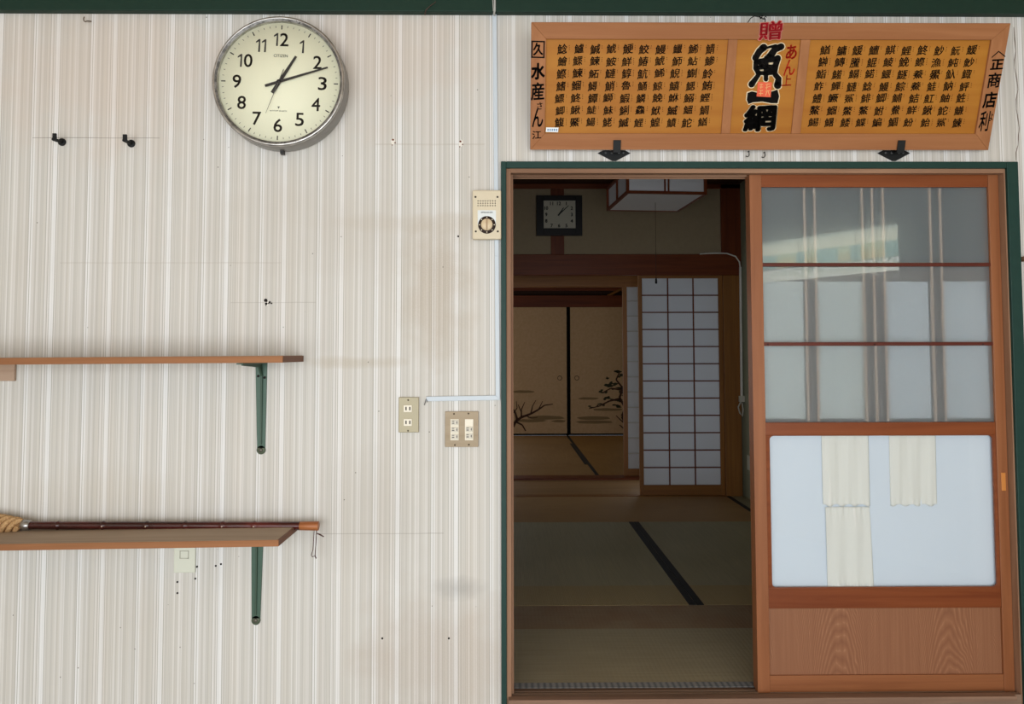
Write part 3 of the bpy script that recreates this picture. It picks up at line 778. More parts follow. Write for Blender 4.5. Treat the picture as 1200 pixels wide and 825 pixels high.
P = pol(180, RF * .42, .0006); mb.add([P - un * .004 + vn * .004, P + un * .004 + vn * .004, P - vn * .004], [(0, 2, 1)])
mb.build('dial_print', plain('grey_dial_print', '#4a4a44', .5), dial)
def hand(name, tip, tail, w0, w1, lift, mat):
    mb = MB(); c = Vector((CXc, FY - lift, CZc)); a = at(*tip, FY - lift); b = at(*tail, FY - lift)
    d = (a - c); d.y = 0; d = d.normalized(); o = d.cross(Vector((0, 1, 0)))
    la = (a - c).length; lb = (b - c).length
    mb.prism([c + d * la - o * w1, c + d * la + o * w1, c + o * w0, c - d * lb + o * w0, c - d * lb - o * w0, c - o * w0], (0, -.0012, 0))
    return mb.build(name, mat, clock)
hand('hour_hand', (347.0, 66.0), (318.5, 108.5), .0058, .0036, .004, black)
hand('minute_hand', (384.0, 79.0), (310.5, 100.3), .0044, .0026, .007, black)
hand('second_hand', (311.5, 132.5), (330.5, 80.5), .0011, .0004, .010, plain('grey_second_hand', '#55554f', .4))
MB().disc((CXc, 0, CZc), .006, FY - .013, FY - .002, 16).build('hub', black, clock)
MB().box(CXc - .006, CXc + .006, WALL - .03, WALL - .012, CZc - R - .012, CZc - R + .004).build('setting_knob', black, clock, .001)
MB().lathe([(.0001, YF + .003), (RF * .6, YF + .0031), (RF * 1.0, YF + .007)], (CXc, 0, CZc), 96).build('cover_glass', MW['clear'], clock)

# ================================================================== SHELVES
WF = WALL - .232
def shelf(label, tl, bl, tr, br, back_x, back_y, name):
    xr = X(tr[0], tr[1], WF); zt1, zb1 = Z(tr[0], tr[1], WF), Z(br[0], br[1], WF)
    xl = X(tl[0], tl[1], WF); zt0, zb0 = Z(tl[0], tl[1], WF), Z(bl[0], bl[1], WF)
    s = (zt1 - zt0) / (xr - xl); x0 = xl - .35
    th = ((zt1 - zb1) + (zt0 - zb0)) / 2
    r = thing('wall_shelf', label, 'shelf', ((x0 + xr) / 2, WALL, zb0 - .01), 'wooden wall shelves')
    zA, zB = zt0 + s * (x0 - xl), zt1
    e = .004
    MB().prism([(x0, WF + e, zA), (x0, WF + e, zA - th), (xr - e, WF + e, zB - th), (xr - e, WF + e, zB)], (0, -WF + WALL - e, 0)).build('board', MW['shelftop'], r, .001)
    MB().prism([(x0, WF, zA - .0008), (x0, WF, zA - th), (xr - .0005, WF, zB - th), (xr - .0005, WF, zB - .0008)], (0, e, 0)).build('front_edging', MW['shelfX'], r, .0006)
    MB().prism([(xr - e, WF + e, zB - .001), (xr - e, WF + e, zB - th + .0005), (xr, WF + e, zB - th + .0005), (xr, WF + e, zB - .001)], (0, WALL - WF - e, 0)).build('end_edging', MW['endgrain'], r)
    return lambda x: zA + s * (x - x0), th, r
f_up, th_up, _ = shelf('upper wooden shelf on the striped wall, empty', (0, 419.2), (0, 427.6), (331.5, 416.8), (331.5, 424.8), 355, 420, 'u')
f_lo, th_lo, _ = shelf('lower wooden shelf on the striped wall with a bamboo cane on it', (0, 637.5), (0, 645.7), (326.5, 632.6), (326.5, 640.2), 350, 619, 'l')
green_m = plain('green_enamel', '#375444', .45, .1, var=.12)
dgreen = plain('green_enamel_edge', '#324a3a', .5, .1)
footm = plain('worn_bracket_foot', '#5f6a58', .5, .2)
def bracket(label, cx0, cx1, bx0, bx1, yb, fsh, th):
    ya = WALL - .004
    xm = (X(cx0, yb - 90, WALL) + X(cx1, yb - 90, WALL)) / 2
    w0, w1 = (X(cx1, yb - 90, WALL) - X(cx0, yb - 90, WALL)) / 2, (X(bx1, yb, WALL) - X(bx0, yb, WALL)) / 2
    zt = fsh(xm) - th - .001; zb = Z((bx0 + bx1) / 2, yb, WALL)
    xb = X((bx0 + bx1) / 2, yb, WALL)
    r = thing('shelf_bracket', label, 'bracket', (xb, WALL, zb), 'green shelf brackets')
    MB().prism([(xm - w0, ya, zt), (xm + w0, ya, zt), (xb + w1, ya, zb + .018), (xb - w1, ya, zb + .018)], (0, .004, 0)).build('upright', green_m, r, .0008)
    mb = MB(); mb.disc((xb, 0, zb + .012), .0145, WALL - .004, WALL, 20); mb.build('foot', footm, r)
    MB().disc((xb, 0, zb + .012), .0065, WALL - .0085, WALL - .003, 14).build('screw', plain('rusty_screw', '#6c6a60', .5, .6), r)
    Lh = .205
    MB().prism([(xm - w0, WALL, zt), (xm + w0, WALL, zt), (xm + w0 * .55, WALL - Lh, zt), (xm - w0 * .55, WALL - Lh, zt)], (0, 0, -.004)).build('arm', green_m, r, .0008)
    rib = MB()
    rib.prism([(xm - .0028, WALL - .002, zt - .003), (xm - .0028, WALL - Lh * .9, zt - .003), (xm - .0028, WALL - Lh * .9, zt - .008), (xm - .0028, WALL - .03, zt - .016), (xb - .0028, WALL - .011, zt - .045), (xb - .0028, WALL - .008, zb + .03), (xb - .0028, WALL - .002, zb + .03)], (.0056, 0, 0))
    rib.build('rib', dgreen, r, .0008)
    for dz, dx in ((.045, -.009), (.05, .012)):
        MB().disc((xm + dx, 0, zt - dz), .0042, WALL - .0062, WALL - .003, 12).build('screw', hole, r)
    return r
bracket('green metal bracket under the upper wooden shelf', 299.5, 313.3, 301.5, 311, 531.5, f_up, th_up)
bracket('green metal bracket under the lower wooden shelf', 294.7, 309, 295.2, 305.2, 731, f_lo, th_lo)
# cleat under the upper shelf
p, p2 = at(16.5, 446.5, WALL - .012), at(-40, 430, WALL - .012)
mb = MB(); mb.box(p2.x, p.x, WALL - .012, WALL, p.z, f_up(p.x) - th_up - .001)
tag(mb.build('wooden_cleat', wood('pale_cleat_wood', '#b9a08a', '#a28570', 'X', 1, .7), None, .002), 'short pale wooden block on the wall under the upper shelf', 'block')

# ================================================================== BAMBOO CANE on the lower shelf
yc_ = WALL - .055
XA, XB = X(35, 618, yc_), X(351.5, 616, yc_)
rb = .0132
zc0 = f_lo(XA) + rb + .0018; zc1 = Z(352, 616.3, yc_)
cane = thing('bamboo_cane', 'dark red bamboo cane with a rope-bound root handle lying on the lower shelf', 'cane', ((XA + XB) / 2, yc_, f_lo((XA + XB) / 2)))
slope = (zc1 - zc0) / (XB - XA)
def ax(x): return Vector((x, yc_, zc0 + slope * (x - XA)))
nodes = [X(k, 618, yc_) for k in (68, 121, 172, 217, 261, 298)]
xs, rs = [], []
N = 240
for i in range(N + 1):
    x = XA + (XB - XA) * i / N
    r_ = rb * (.94 + .10 * i / N)
    for nx_ in nodes:
        d = (x - nx_); r_ += .0020 * math.exp(-(d / .0035) ** 2) - .0007 * math.exp(-((d - .010) / .005) ** 2)
    xs.append(ax(x)); rs.append(r_)
q = NT('dark_red_bamboo', .22, .6)
v = q.map(q.obj(), (3, 60, 60)); nb = q.noise(v, 1.0, 4)
nb2 = q.noise(q.map(q.obj(), (5, 5, 5)), 1.0, 2)
q.base(q.ramp(q.math('ADD', q.math('MULTIPLY', nb, .6), q.math('MULTIPLY', nb2, .5)), [(.38, '#200c0b'), (.58, '#451714'), (.74, '#66221e')])); bam = q.m
shaft = MB().tube(xs, rs, 18).build('shaft', bam, cane)
mb = MB()
for k, nx_ in enumerate(nodes):
    if k in (1, 2, 4, 5): c = ax(nx_ + .002); mb.lathe([(.0001, -rb - .0028), (.0022, -rb - .0022), (.0024, -rb)], (c.x, c.y, c.z), 10)
mb.build('node_scar', plain('pale_node_scar', '#c9b7a4', .5), shaft)
e0, e1 = ax(XB), ax(X(373.5, 616, yc_))
tip = MB().tube([e0, e0.lerp(e1, .03), e0.lerp(e1, .97), e1], [rb * 1.0, rb * 1.06, rb * 1.12, rb * 1.05], 18).build('tip', wood('tan_bamboo_tip', '#b5713f', '#7c4426', 'X', 2, .4), cane)
f0, f1 = ax(X(25.5, 618, yc_)), ax(XA + .002)
MB().tube([f0, f0.lerp(f1, .1), f0.lerp(f1, .9), f1], [rb * .95, rb * 1.35, rb * 1.25, rb * 1.0], 20).build('ferrule', plain('silver_ferrule', '#a9a8a6', .3, .9), cane)
q = NT('rope_binding', .8, .2); nr = q.noise(q.obj(), 180, 3)
q.base(q.ramp(nr, [(.3, '#a07a50'), (.7, '#cfab7c')])); q.bump(nr, .5, .002); rope = q.m
hx0 = XA - .40
core, cr = [], []
for i in range(30):
    t = i / 29; x = f0.x + .002 - t * .36
    core.append(ax(x) + Vector((0, 0, .006 * t))); cr.append(rb * (1.0 + 1.3 * min(1, t * 4.5)))
handle = MB().tube(core, cr, 16).build('handle', wood('root_handle_wood', '#9c7444', '#6c4a28', 'X', 2, .6), cane)
mb = MB()
for s_ in range(4):
    pts, rr_ = [], []
    for i in range(110):
        t = i / 109; x = f0.x - .001 - t * .33
        R_ = rb * (1.0 + 1.0 * min(1, t * 4.3)) + .002
        a = s_ * PI / 2 + t * 24
        pts.append(ax(x) + Vector((0, R_ * math.cos(a), R_ * math.sin(a) + .006 * t))); rr_.append(.0082)
    mb.tube(pts, rr_, 9)
mb.build('rope_binding', rope, handle)
# cord loop at the tip
mb = MB()
c0 = at(368.3, 619.5, yc_); c1 = at(371.2, 619, yc_)
mb.tube([c0, at(367.6, 632, yc_), at(366.8, 644, yc_), at(364.8, 650.5, yc_), at(366, 652.6, yc_), at(369, 651.5, yc_), at(370, 640, yc_), at(370.8, 630, yc_), c1], .0013, 6)
mb.tube([at(371.5, 625, yc_), at(375, 626.5, yc_), at(379.5, 629, yc_)], [.0016, .0026, .0018], 6)
mb.tube([at(369, 651, yc_), at(370.4, 654.5, yc_)], [.0016, .0024], 6)
mb.build('cord_loop', plain('dark_brown_cord', '#43201c', .7), tip)

# ================================================================== HOOKS on the wall
def coat_hook(bx, by, tx0, tx1, ty0, ty1, label):
    b = at(bx, by, WALL); yo = WALL - .054
    r = thing('coat_hook', label, 'hook', (b.x, WALL, b.z - .012), 'black wall hooks')
    MB().disc((b.x, 0, b.z), .0128, WALL - .006, WALL, 24).build('base', iron, r, .001)
    t = at((tx0 + tx1) / 2, ty1, yo); t0 = at((tx0 + tx1) / 2, ty0, yo); hw = (X(tx1, ty1, yo) - X(tx0, ty1, yo)) / 2 - .001
    MB().tube([(b.x, WALL - .004, b.z), (b.x, yo + .002, t.z + .004)], .0055, 12).build('peg', iron, r)
    MB().prism([(t.x - hw, yo, t.z), (t.x + hw, yo, t.z), (t0.x + hw * .85, yo, t0.z), (t0.x - hw * .95, yo, t0.z)], (0, .006, 0)).build('upturned_tip', iron, r, .0012)
coat_hook(73.3, 166.8, 60.6, 66.3, 156, 164.3, 'black wall hook farther from the round clock, at the left')
coat_hook(154.3, 168.5, 143, 149, 157.2, 165.5, 'black wall hook nearer to the round clock, right of its twin')
p = at(105, 23, WALL); mb = MB()
mb.tube([(p.x + .006, WALL, p.z - .006), (p.x + .004, WALL - .016, p.z - .012)] + [(p.x - .004 + .006 * math.cos(t), WALL - .018, p.z - .006 + .009 * math.sin(t)) for t in [math.radians(-60 - k * 26) for k in range(8)]], .0017, 7)
tag(mb.build('cup_hook', plain('rusty_brown_hook', '#5c4a36', .5, .5)), 'small rusty screw hook just below the green beam', 'hook')
p = at(498.5, 13, WALL - .03); mb = MB()
mb.tube([at(511, 2, WALL - .036), at(504, 7, WALL - .035), at(499, 12, WALL - .034), at(497.8, 17.5, WALL - .02)], [.001, .0014, .002, .0024], 6)
tag(mb.build('bent_nail', plain('brown_nail', '#4b3a30', .5, .4)), 'thin bent nail sticking out under the green beam', 'nail')

# ================================================================== CABLE COVER, VOLUME CONTROL, OUTLETS
rac = plain('pale_plastic_raceway', '#c6d0d8', .5)
yr = WALL - .010
mb = MB()
mb.prism([(X(577.2, 15, yr), WALL, Z(577, 15.8, yr)), (X(582, 15, yr), WALL, Z(582, 15.8, yr)), (X(584.6, 300, yr), WALL, Z(584, 300, yr)), (X(579.6, 300, yr), WALL, Z(579, 300, yr))], (0, -.010, 0))
mb.prism([(X(579.6, 300, yr), WALL, Z(579, 300, yr)), (X(584.6, 300, yr), WALL, Z(584, 300, yr)), (X(585.8, 469, yr), WALL, Z(586, 469, yr)), (X(580.8, 463.4, yr), WALL, Z(581, 463.4, yr))], (0, -.010, 0))
mb.prism([(X(580.8, 463.4, yr), WALL, Z(581, 463.4, yr)), (X(585.8, 469, yr), WALL, Z(586, 468.8, yr)), (X(499.5, 470, yr), WALL, Z(499.5, 470.3, yr)), (X(499.5, 465, yr), WALL, Z(499.5, 464.8, yr))], (0, -.010, 0))
rw_ = tag(mb.build('cable_cover', rac, None, .0012), 'pale plastic cable cover running down beside the doorway and turning left', 'cable cover')
mb = MB()
mb.tube([at(579.8, -8, WALL - .034), at(579.8, 12.5, WALL - .034), at(579, 15.5, WALL - .030), at(579.4, 17.5, WALL - .016)], .0035, 8)
mb.tube([at(577, -8, WALL - .0335), at(578.2, 13, WALL - .034)], .0016, 6)
tag(mb.build('grey_cable', plain('grey_cable_sheath', '#a9aaa4', .5)), 'grey cable crossing the green beam above the cable cover', 'cable')
mb = MB(); mb.tube([at(499.5, 467.5, yr), at(498.5, 471, yr), at(497.3, 474.5, WALL - .004)], .0016, 6)
mb.tube([at(500.5, 468.5, yr), at(500.8, 471.5, yr)], .0012, 6)
mb.build('wire_end', plain('cut_wire', '#6d6a66', .5), rw_)

yv = WALL - .034
beige = plain('beige_plastic', '#d5c9ae', .5)
def rect(mb, x0, y0, x1, y1, yf, yb):          # a box whose front face covers the pixels
    a, b = at(x0, y0, yf), at(x1, y1, yf); mb.box(a.x, b.x, yf, yb, a.z, b.z); return mb
vc = thing('volume_control', 'beige wall volume control with speaker holes and a round dial', 'volume control', (X(571, 282, yv), WALL, Z(571, 281, yv)))
rect(MB(), 553.7, 222.7, 587.3, 280.2, yv, WALL - .0105).build('body', beige, vc, .004)
mb = MB(); rect(mb, 556, 225, 574, 278, WALL - .0105, WALL); mb.build('back_box', plain('beige_shadow_box', '#cdbd9c', .6), vc)
mb = MB()
for i in range(8):
    for j in range(3):
        p = at(560.2 + i * 2.87, 235.4 + j * 2.8, yv); mb.disc((p.x, 0, p.z), .0019, yv - .0008, yv + .001, 10)
mb.build('speaker_holes', hole, vc)
for px, py in ((557.2, 230.8), (583, 230.8), (557.6, 271.2), (583.4, 271.2)):
    p = at(px, py, yv); MB().disc((p.x, 0, p.z), .0033, yv - .001, yv + .001, 12).build('screw', hole, vc)
rect(MB(), 559.8, 246.4, 581.2, 263, yv - .001, yv + .002).build('label_plate', plain('silver_label', '#cfd3d0', .35, .4), vc)
mb = MB()
put_text(mb, 'SPEAKER', at(570.6, 248.9, yv - .0014), UX, UZ, h=1.6 / 355, wd=14 / 355, bold=.02)
mb.build('lettering', plain('grey_plate_print', '#50565a', .5), vc)
p = at(570.6, 263.6, yv)
dl = MB(); dl.lathe([(.0001, yv - .004), (.0285, yv - .004), (.0292, yv - .002), (.0292, yv)], (p.x, 0, p.z), 40); dial_o = dl.build('dial', plain('brown_black_dial', '#2b1d19', .4), vc)
mb = MB()
for k in range(8):
    a = k * PI / 4; mb.disc((p.x + .0245 * math.cos(a), 0, p.z + .0245 * math.sin(a)), .002, yv - .0046, yv - .003, 10)
mb.build('dial_marks', plain('cream_marks', '#e6dcc6', .5), dial_o)
MB().lathe([(.0001, yv - .014), (.0175, yv - .014), (.0192, yv - .012), (.0195, yv - .004)], (p.x, 0, p.z), 36).build('knob', plain('beige_knob', '#d8c3a0', .4), dial_o)
MB().box(p.x - .0022, p.x + .0022, yv - .018, yv - .013, p.z - .018, p.z + .018).build('knob_ridge', plain('brown_ridge', '#a98c6a', .4), dial_o, .001)

tan_plate = plain('tan_switch_plate', '#a0977c', .45, .2)
ivory = plain('ivory_plastic', '#e6dfcc', .4)
yo = WALL - .009
ol = thing('power_outlet', 'tan double power outlet on the striped wall, left of the switch plate', 'outlet', (X(479, 507, yo), WALL, Z(479, 507, yo)))
rect(MB(), 467.2, 465.5, 490.6, 506.8, yo, WALL).build('plate', tan_plate, ol, .0015)
for py in (479, 495.2):
    s_ = rect(MB(), 473, py - 4.2, 482.6, py + 4, yo - .0035, yo + .001).build('socket', ivory, ol, .001)
    mb = MB()
    for px in (475.8, 480.2): rect(mb, px - .7, py - 2.2, px + .7, py + 1.8, yo - .0041, yo - .003)
    mb.build('slots', hole, s_)
for py in (468.8, 504.8):
    p = at(478.3, py, yo); MB().disc((p.x, 0, p.z), .0028, yo - .001, yo + .001, 10).build('screw', plain('dark_brass_screw', '#5d5642', .4, .6), ol)
sw = thing('light_switch', 'wide tan light switch plate with five small rocker switches', 'light switch', (X(541, 524, yo), WALL, Z(541, 524.5, yo)))
rect(MB(), 521.5, 482.3, 560.6, 523.8, yo, WALL).build('plate', wood('mottled_tan_plate', '#ae9c82', '#958468', 'X', .8, .5), sw, .0015)
for px, pys in ((532.8, (495.3, 503.6, 511.8)), (549.8, (503.2, 511.2))):
    mb = rect(MB(), px - 5, 491.2, px + 4.8, 516, yo - .0015, yo + .001); mb.build('switch_frame', ivory, sw, .0008)
    for py in pys:
        k = rect(MB(), px - 4, py - 3.2, px + 4, py + 3.1, yo - .005, yo - .001).build('rocker', plain('grey_ivory_rocker', '#cfc9b8', .4), sw, .0012)
        mb = MB(); rect(mb, px + 1.9, py - 1.5, px + 3, py + 1.2, yo - .0056, yo - .0045); rect(mb, px - 3.2, py - 2, px - .4, py - 1.1, yo - .0056, yo - .0045); rect(mb, px - 3.2, py + .2, px - .4, py + 1.4, yo - .0056, yo - .0045)
        mb.build('rocker_marks', plain('dark_grey_marks', '#4d4a44', .5), k)
for px, py in ((532, 485), (549, 484.6), (533, 521.5), (549.5, 521)):
    p = at(px, py, yo); MB().disc((p.x, 0, p.z), .0028, yo - .001, yo + .001, 10).build('screw', plain('dark_plate_screw', '#4e4534', .4, .6), sw)
bl = thing('blank_plate', 'cream wall plate half hidden behind the lower shelf', 'wall plate', (X(216, 671, yo), WALL, Z(216, 671, yo)))
rect(MB(), 204, 632, 228.3, 671.3, yo, WALL).build('plate', plain('cream_plate', '#d2d4c4', .45), bl, .0025)
mb = MB()
for x0, y0, x1, y1 in ((210.5, 645.5, 221, 646.2), (210.5, 654, 221, 654.7), (210.5, 645.5, 211.2, 654.7), (220.3, 645.5, 221, 654.7)): rect(mb, x0, y0, x1, y1, yo - .0012, yo + .001)
mb.build('cable_hole_rim', plain('grey_rim', '#a9a797', .5), bl)

# ================================================================== TATAMI ROOM
RX0, RX1 = -1.75, X(870, 450, 3.44)
YB = 3.44
ROOM_Z = 2.495
plast = plain('tan_plaster', '#a8967a', .9, var=.08)
greenplast = plain('grey_green_plaster', '#a3a78c', .9, var=.08)
struct('wall_tatami_left', MB().box(RX0 - .05, RX0, .05, 8.0, -.06, ROOM_Z), plast, 'dim plaster wall on the left of the tatami rooms', 'wall')
struct('wall_tatami_right', MB().box(RX1, RX1 + .05, .05, 8.0, -.06, ROOM_Z), greenplast, 'grey-green plaster wall on the right of the tatami room', 'wall')
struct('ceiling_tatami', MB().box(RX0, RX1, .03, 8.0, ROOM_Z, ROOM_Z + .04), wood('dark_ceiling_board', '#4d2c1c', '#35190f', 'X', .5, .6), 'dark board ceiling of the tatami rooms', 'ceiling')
struct('floor_tatami', MB().box(RX0, RX1, .028, 8.0, -.09, -.045), plain('under_floor_board', '#4a3a28', .8), 'wooden sub floor under the mats', 'floor')
mb = MB(); mb.box(RX0, RX1, .026, .027, -.3, -.05); mb.box(RX0, ox0 - .0, .026, .046, -.3, ROOM_Z); mb.box(ox1, RX1, .026, .046, -.3, ROOM_Z); mb.box(ox0, ox1, .026, .046, gt + .02, ROOM_Z)
struct('wall_tatami_front', mb, plast, 'inner side of the shop wall', 'wall')
# back wall of the first room: plaster, lintel, posts
mb = MB(); mb.box(RX0, RX1, YB, YB + .08, 1.90, ROOM_Z)
struct('wall_back', mb, plast, 'tan plaster wall above the inner lintel', 'wall')
zl0, zl1 = Z(720, 322.5, YB - .03), Z(720, 298, YB - .03)
struct('trim_10', MB().box(RX0, RX1 - .002, YB - .03, YB, zl0, zl1), MW['darkX'], 'broad reddish brown lintel across the tatami room', 'lintel', .004)
struct('trim_11', MB().box(RX0, RX1, YB - .02, YB, Z(720, 221, YB - .02), ROOM_Z), MW['darkX'], 'dark cornice strip under the tatami room ceiling', 'cornice', .002)
struct('trim_12', MB().box(X(645.5, 285, YB), X(661, 285, YB), YB - .018, YB, zl1, ROOM_Z), MW['darkZ'], 'short dark post behind the small square clock', 'post', .002)
px0, px1 = X(849, 450, YB - .02), X(868.5, 450, YB - .02)
struct('trim_13', MB().box(px0, px1, YB - .02, YB + .09, -.03, zl0), MW['midZ'], 'brown corner post beside the shoji screen', 'post', .003)
struct('trim_14', MB().box(X(845, 260, YB - .02), X(869, 260, YB - .02), YB - .02, YB + .001, zl1, ROOM_Z), MW['darkZ'], 'dark upper post above the lintel', 'post', .003)

# tatami mats
def tatami(name, c1, c2, across):
    q = NT(name, .55, .35); P = q.obj()
    s = q.sep(P); k = s[1] if across == 'X' else s[0]; j = s[0] if across == 'X' else s[1]
    rib = q.math('ABSOLUTE', q.math('SINE', q.math('MULTIPLY', k, 420)))
    warp = q.math('ABSOLUTE', q.math('SINE', q.math('MULTIPLY', j, 190)))
    nz = q.noise(q.map(P, (3, 90, 1) if across == 'X' else (90, 3, 1)), 1.0, 4); n2 = q.noise(P, 2.0, 3)
    f = q.math('ADD', q.math('MULTIPLY', nz, .6), q.math('MULTIPLY', n2, .5))
    c = q.ramp(f, [(.3, c2), (.8, c1)])
    c = q.mix(q.math('MULTIPLY', rib, .16), c, '#574e38')
    h = q.math('ADD', q.math('MULTIPLY', rib, .6), q.math('MULTIPLY', warp, .5))
    q.bump(h, .4, .003)
    return q, c
def mat_green(across): q, c = tatami('faded_green_tatami_' + across, '#b4ac8c', '#9c9474', across); return q.base(c)
TG = {a: mat_green(a) for a in 'XY'}
def mat_tan(across): q, c = tatami('tan_tatami_' + across, '#c49a66', '#a87f4e', across); return q.base(c)
TT = {a: mat_tan(a) for a in 'XY'}
q = NT('worn_front_tatami'); 
q, c = tatami('worn_front_tatami', '#b8ad90', '#9e9378', 'X')
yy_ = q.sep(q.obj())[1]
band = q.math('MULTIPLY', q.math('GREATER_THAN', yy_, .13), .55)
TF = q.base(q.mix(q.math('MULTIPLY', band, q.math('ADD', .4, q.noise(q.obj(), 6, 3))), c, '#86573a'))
q, c = tatami('worn_middle_tatami', '#c0b896', '#a69e7e', 'Y')
yy_ = q.sep(q.obj())[1]
TM = q.base(q.mix(q.math('MULTIPLY', q.math('LESS_THAN', yy_, -.55), .5), c, '#b3945e'))
heri = plain('navy_black_border', '#15171c', .6)
q = NT('grey_patterned_border', .7); s = q.sep(q.obj())
chk = q.math('ABSOLUTE', q.math('SINE', q.math('MULTIPLY', s[0], 150)))
hb = q.base(q.ramp(q.math('ADD', q.math('MULTIPLY', chk, .7), q.math('MULTIPLY', q.noise(q.obj(), 160, 2), .4)), [(.35, '#6a6e74'), (.95, '#9c9d9e')]))
def tat(label, x0, x1, y0, y1, mat, borders, group='tatami mats of the first room'):
    r = thing('tatami_mat', label, 'tatami mat', ((x0 + x1) / 2, (y0 + y1) / 2, -.045), group)
    g = .0015
    MB().box(x0 + g, x1 - g, y0 + g, y1 - g, -.045, 0).build('mat_surface', mat, r, .002)
    for side, wd, m in borders:
        e = .0012
        if side == 'l': b = (x0 + g, x0 + wd, y0 + g, y1 - g)
        if side == 'r': b = (x1 - wd, x1 - g, y0 + g, y1 - g)
        if side == 'f': b = (x0 + g, x1 - g, y0 + g, y0 + wd)
        if side == 'b': b = (x0 + g, x1 - g, y1 - wd, y1 - g)
        MB().box(*b, -.002, e).build('cloth_border', m, r, .0004)
    return r
Y1, Y2, XS = .86, 2.53, .858
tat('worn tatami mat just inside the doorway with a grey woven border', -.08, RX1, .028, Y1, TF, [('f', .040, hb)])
tat('faded tatami mat in the second row, left of the slanting black border', -.08, XS, Y1, Y2, TM, [('r', .034, heri)])
tat('faded tatami mat in the second row, right of the slanting black border', XS, RX1, Y1, Y2, TM, [('l', .034, heri)])
tat('tatami mat laid crosswise in front of the shoji screen', -.08, 1.745, Y2, YB - .02, TT['X'], [])
tat('narrow tatami strip with black border beside the right wall', 1.745, RX1, Y2, YB - .02, TG['Y'], [('l', .034, heri)])
# threshold, corridor and far room floor
struct('trim_15', MB().box(RX0, px0, YB - .02, YB + .06, -.04, .004), MW['midX'], 'brown threshold under the shoji screen', 'threshold', .002)
struct('floor_corridor', MB().box(RX0, RX1, YB + .06, 4.18, -.04, .002), MW['boardX'], 'pale wooden boards of the corridor', 'floor')
struct('trim_16', MB().box(RX0, RX1, 4.18, 4.36, -.04, .018), MW['darkX'], 'dark red threshold of the far room', 'threshold', .002)
G2 = 'tatami mats of the far room'
TO = tatami('golden_tatami', '#c4924e', '#a67636', 'Y'); TO = TO[0].base(TO[1])
tat('tatami mat at the front left of the far room floor', -.9, .835, 4.36, 5.14, TT['X'], [], G2)
tat('tatami mat in the middle left of the far room floor', -.9, .835, 5.14, 6.92, TT['Y'], [('r', .03, heri)], G2)
tat('tatami mat at the back left in front of the painted doors', -.9, .835, 6.92, 7.86, TT['X'], [], G2)
tat('long tatami mat on the right of the far room floor', .835, RX1, 4.36, 7.86, TO, [('l', .034, heri)], G2)

# ---- shoji screens
q = NT('shoji_paper', .85); q.base('#e9ebef')
tl_ = q.n('ShaderNodeBsdfTranslucent'); tl_.inputs[0].default_value = lin('#e9ecf2'); mx_ = q.n('ShaderNodeMixShader'); mx_.inputs[0].default_value = .45
q.t.links.new(q.b.outputs[0], mx_.inputs[1]); q.t.links.new(tl_.outputs[0], mx_.inputs[2]); q.t.links.new(mx_.outputs[0], q.t.nodes['Material Output'].inputs[0])
paper = q.m
def shoji(label, x0, x1, y, z0, z1, cols, rows, sl_, sr_, tr_, br_, mat_k='mid', bar=None):
    r = thing('shoji_screen', label, 'shoji screen', ((x0 + x1) / 2, y + .015, z0), 'white paper shoji screens')
    MB().box(x0, x0 + sl_, y, y + .03, z0, z1).build('stile', MW[mat_k + 'Z'], r, .0015)
    MB().box(x1 - sr_, x1, y, y + .03, z0, z1).build('stile', MW[mat_k + 'Z'], r, .0015)
    MB().box(x0 + sl_, x1 - sr_, y + .001, y + .029, z1 - tr_, z1).build('top_rail', MW[mat_k + 'X'], r, .001)
    MB().box(x0 + sl_, x1 - sr_, y + .001, y + .029, z0, z0 + br_).build('bottom_rail', MW[mat_k + 'X'], r, .001)
    a, b, c, d = x0 + sl_, x1 - sr_, z0 + br_, z1 - tr_
    MB().box(a, b, y + .018, y + .020, c, d).build('paper', paper, r)
    for k in cols[1:-1]:
        MB().box(k - .0045, k + .0045, y + .006, y + .018, c, d).build('lattice_bar', MW['darkZ'], r)
    for k in range(1, rows):
        z = c + (d - c) * k / rows
        MB().box(a, b, y + .004, y + .018, z - .0045, z + .0045).build('lattice_bar', bar or MW['darkX'], r)
    return r
ys = YB + .004
sx0, sx1 = X(749, 450, ys), X(850, 450, ys)
c0, c3 = X(753.5, 450, ys), X(843.5, 450, ys)
shoji('white paper shoji screen with dark lattice standing behind the crosswise tatami mat', sx0, sx1, ys, .006, zl0 + .02, [c0, X(784, 450, ys), X(814, 450, ys), c3], 12, c0 - sx0, sx1 - c3, zl0 + .02 - Z(800, 326, ys), Z(800, 568.5, ys) - .006)
y2 = 4.30
shoji('narrow strip of white shoji paper left of the main shoji screen', X(730.5, 450, y2), X(760, 450, y2), y2, .02, Z(740, 333.5, y2), [0, 0], 12, X(735.5, 450, y2) - X(730.5, 450, y2), .03, .012, Z(742, 549.5, y2) - .02, 'mid', plain('pale_lattice', '#c4c2be', .8))
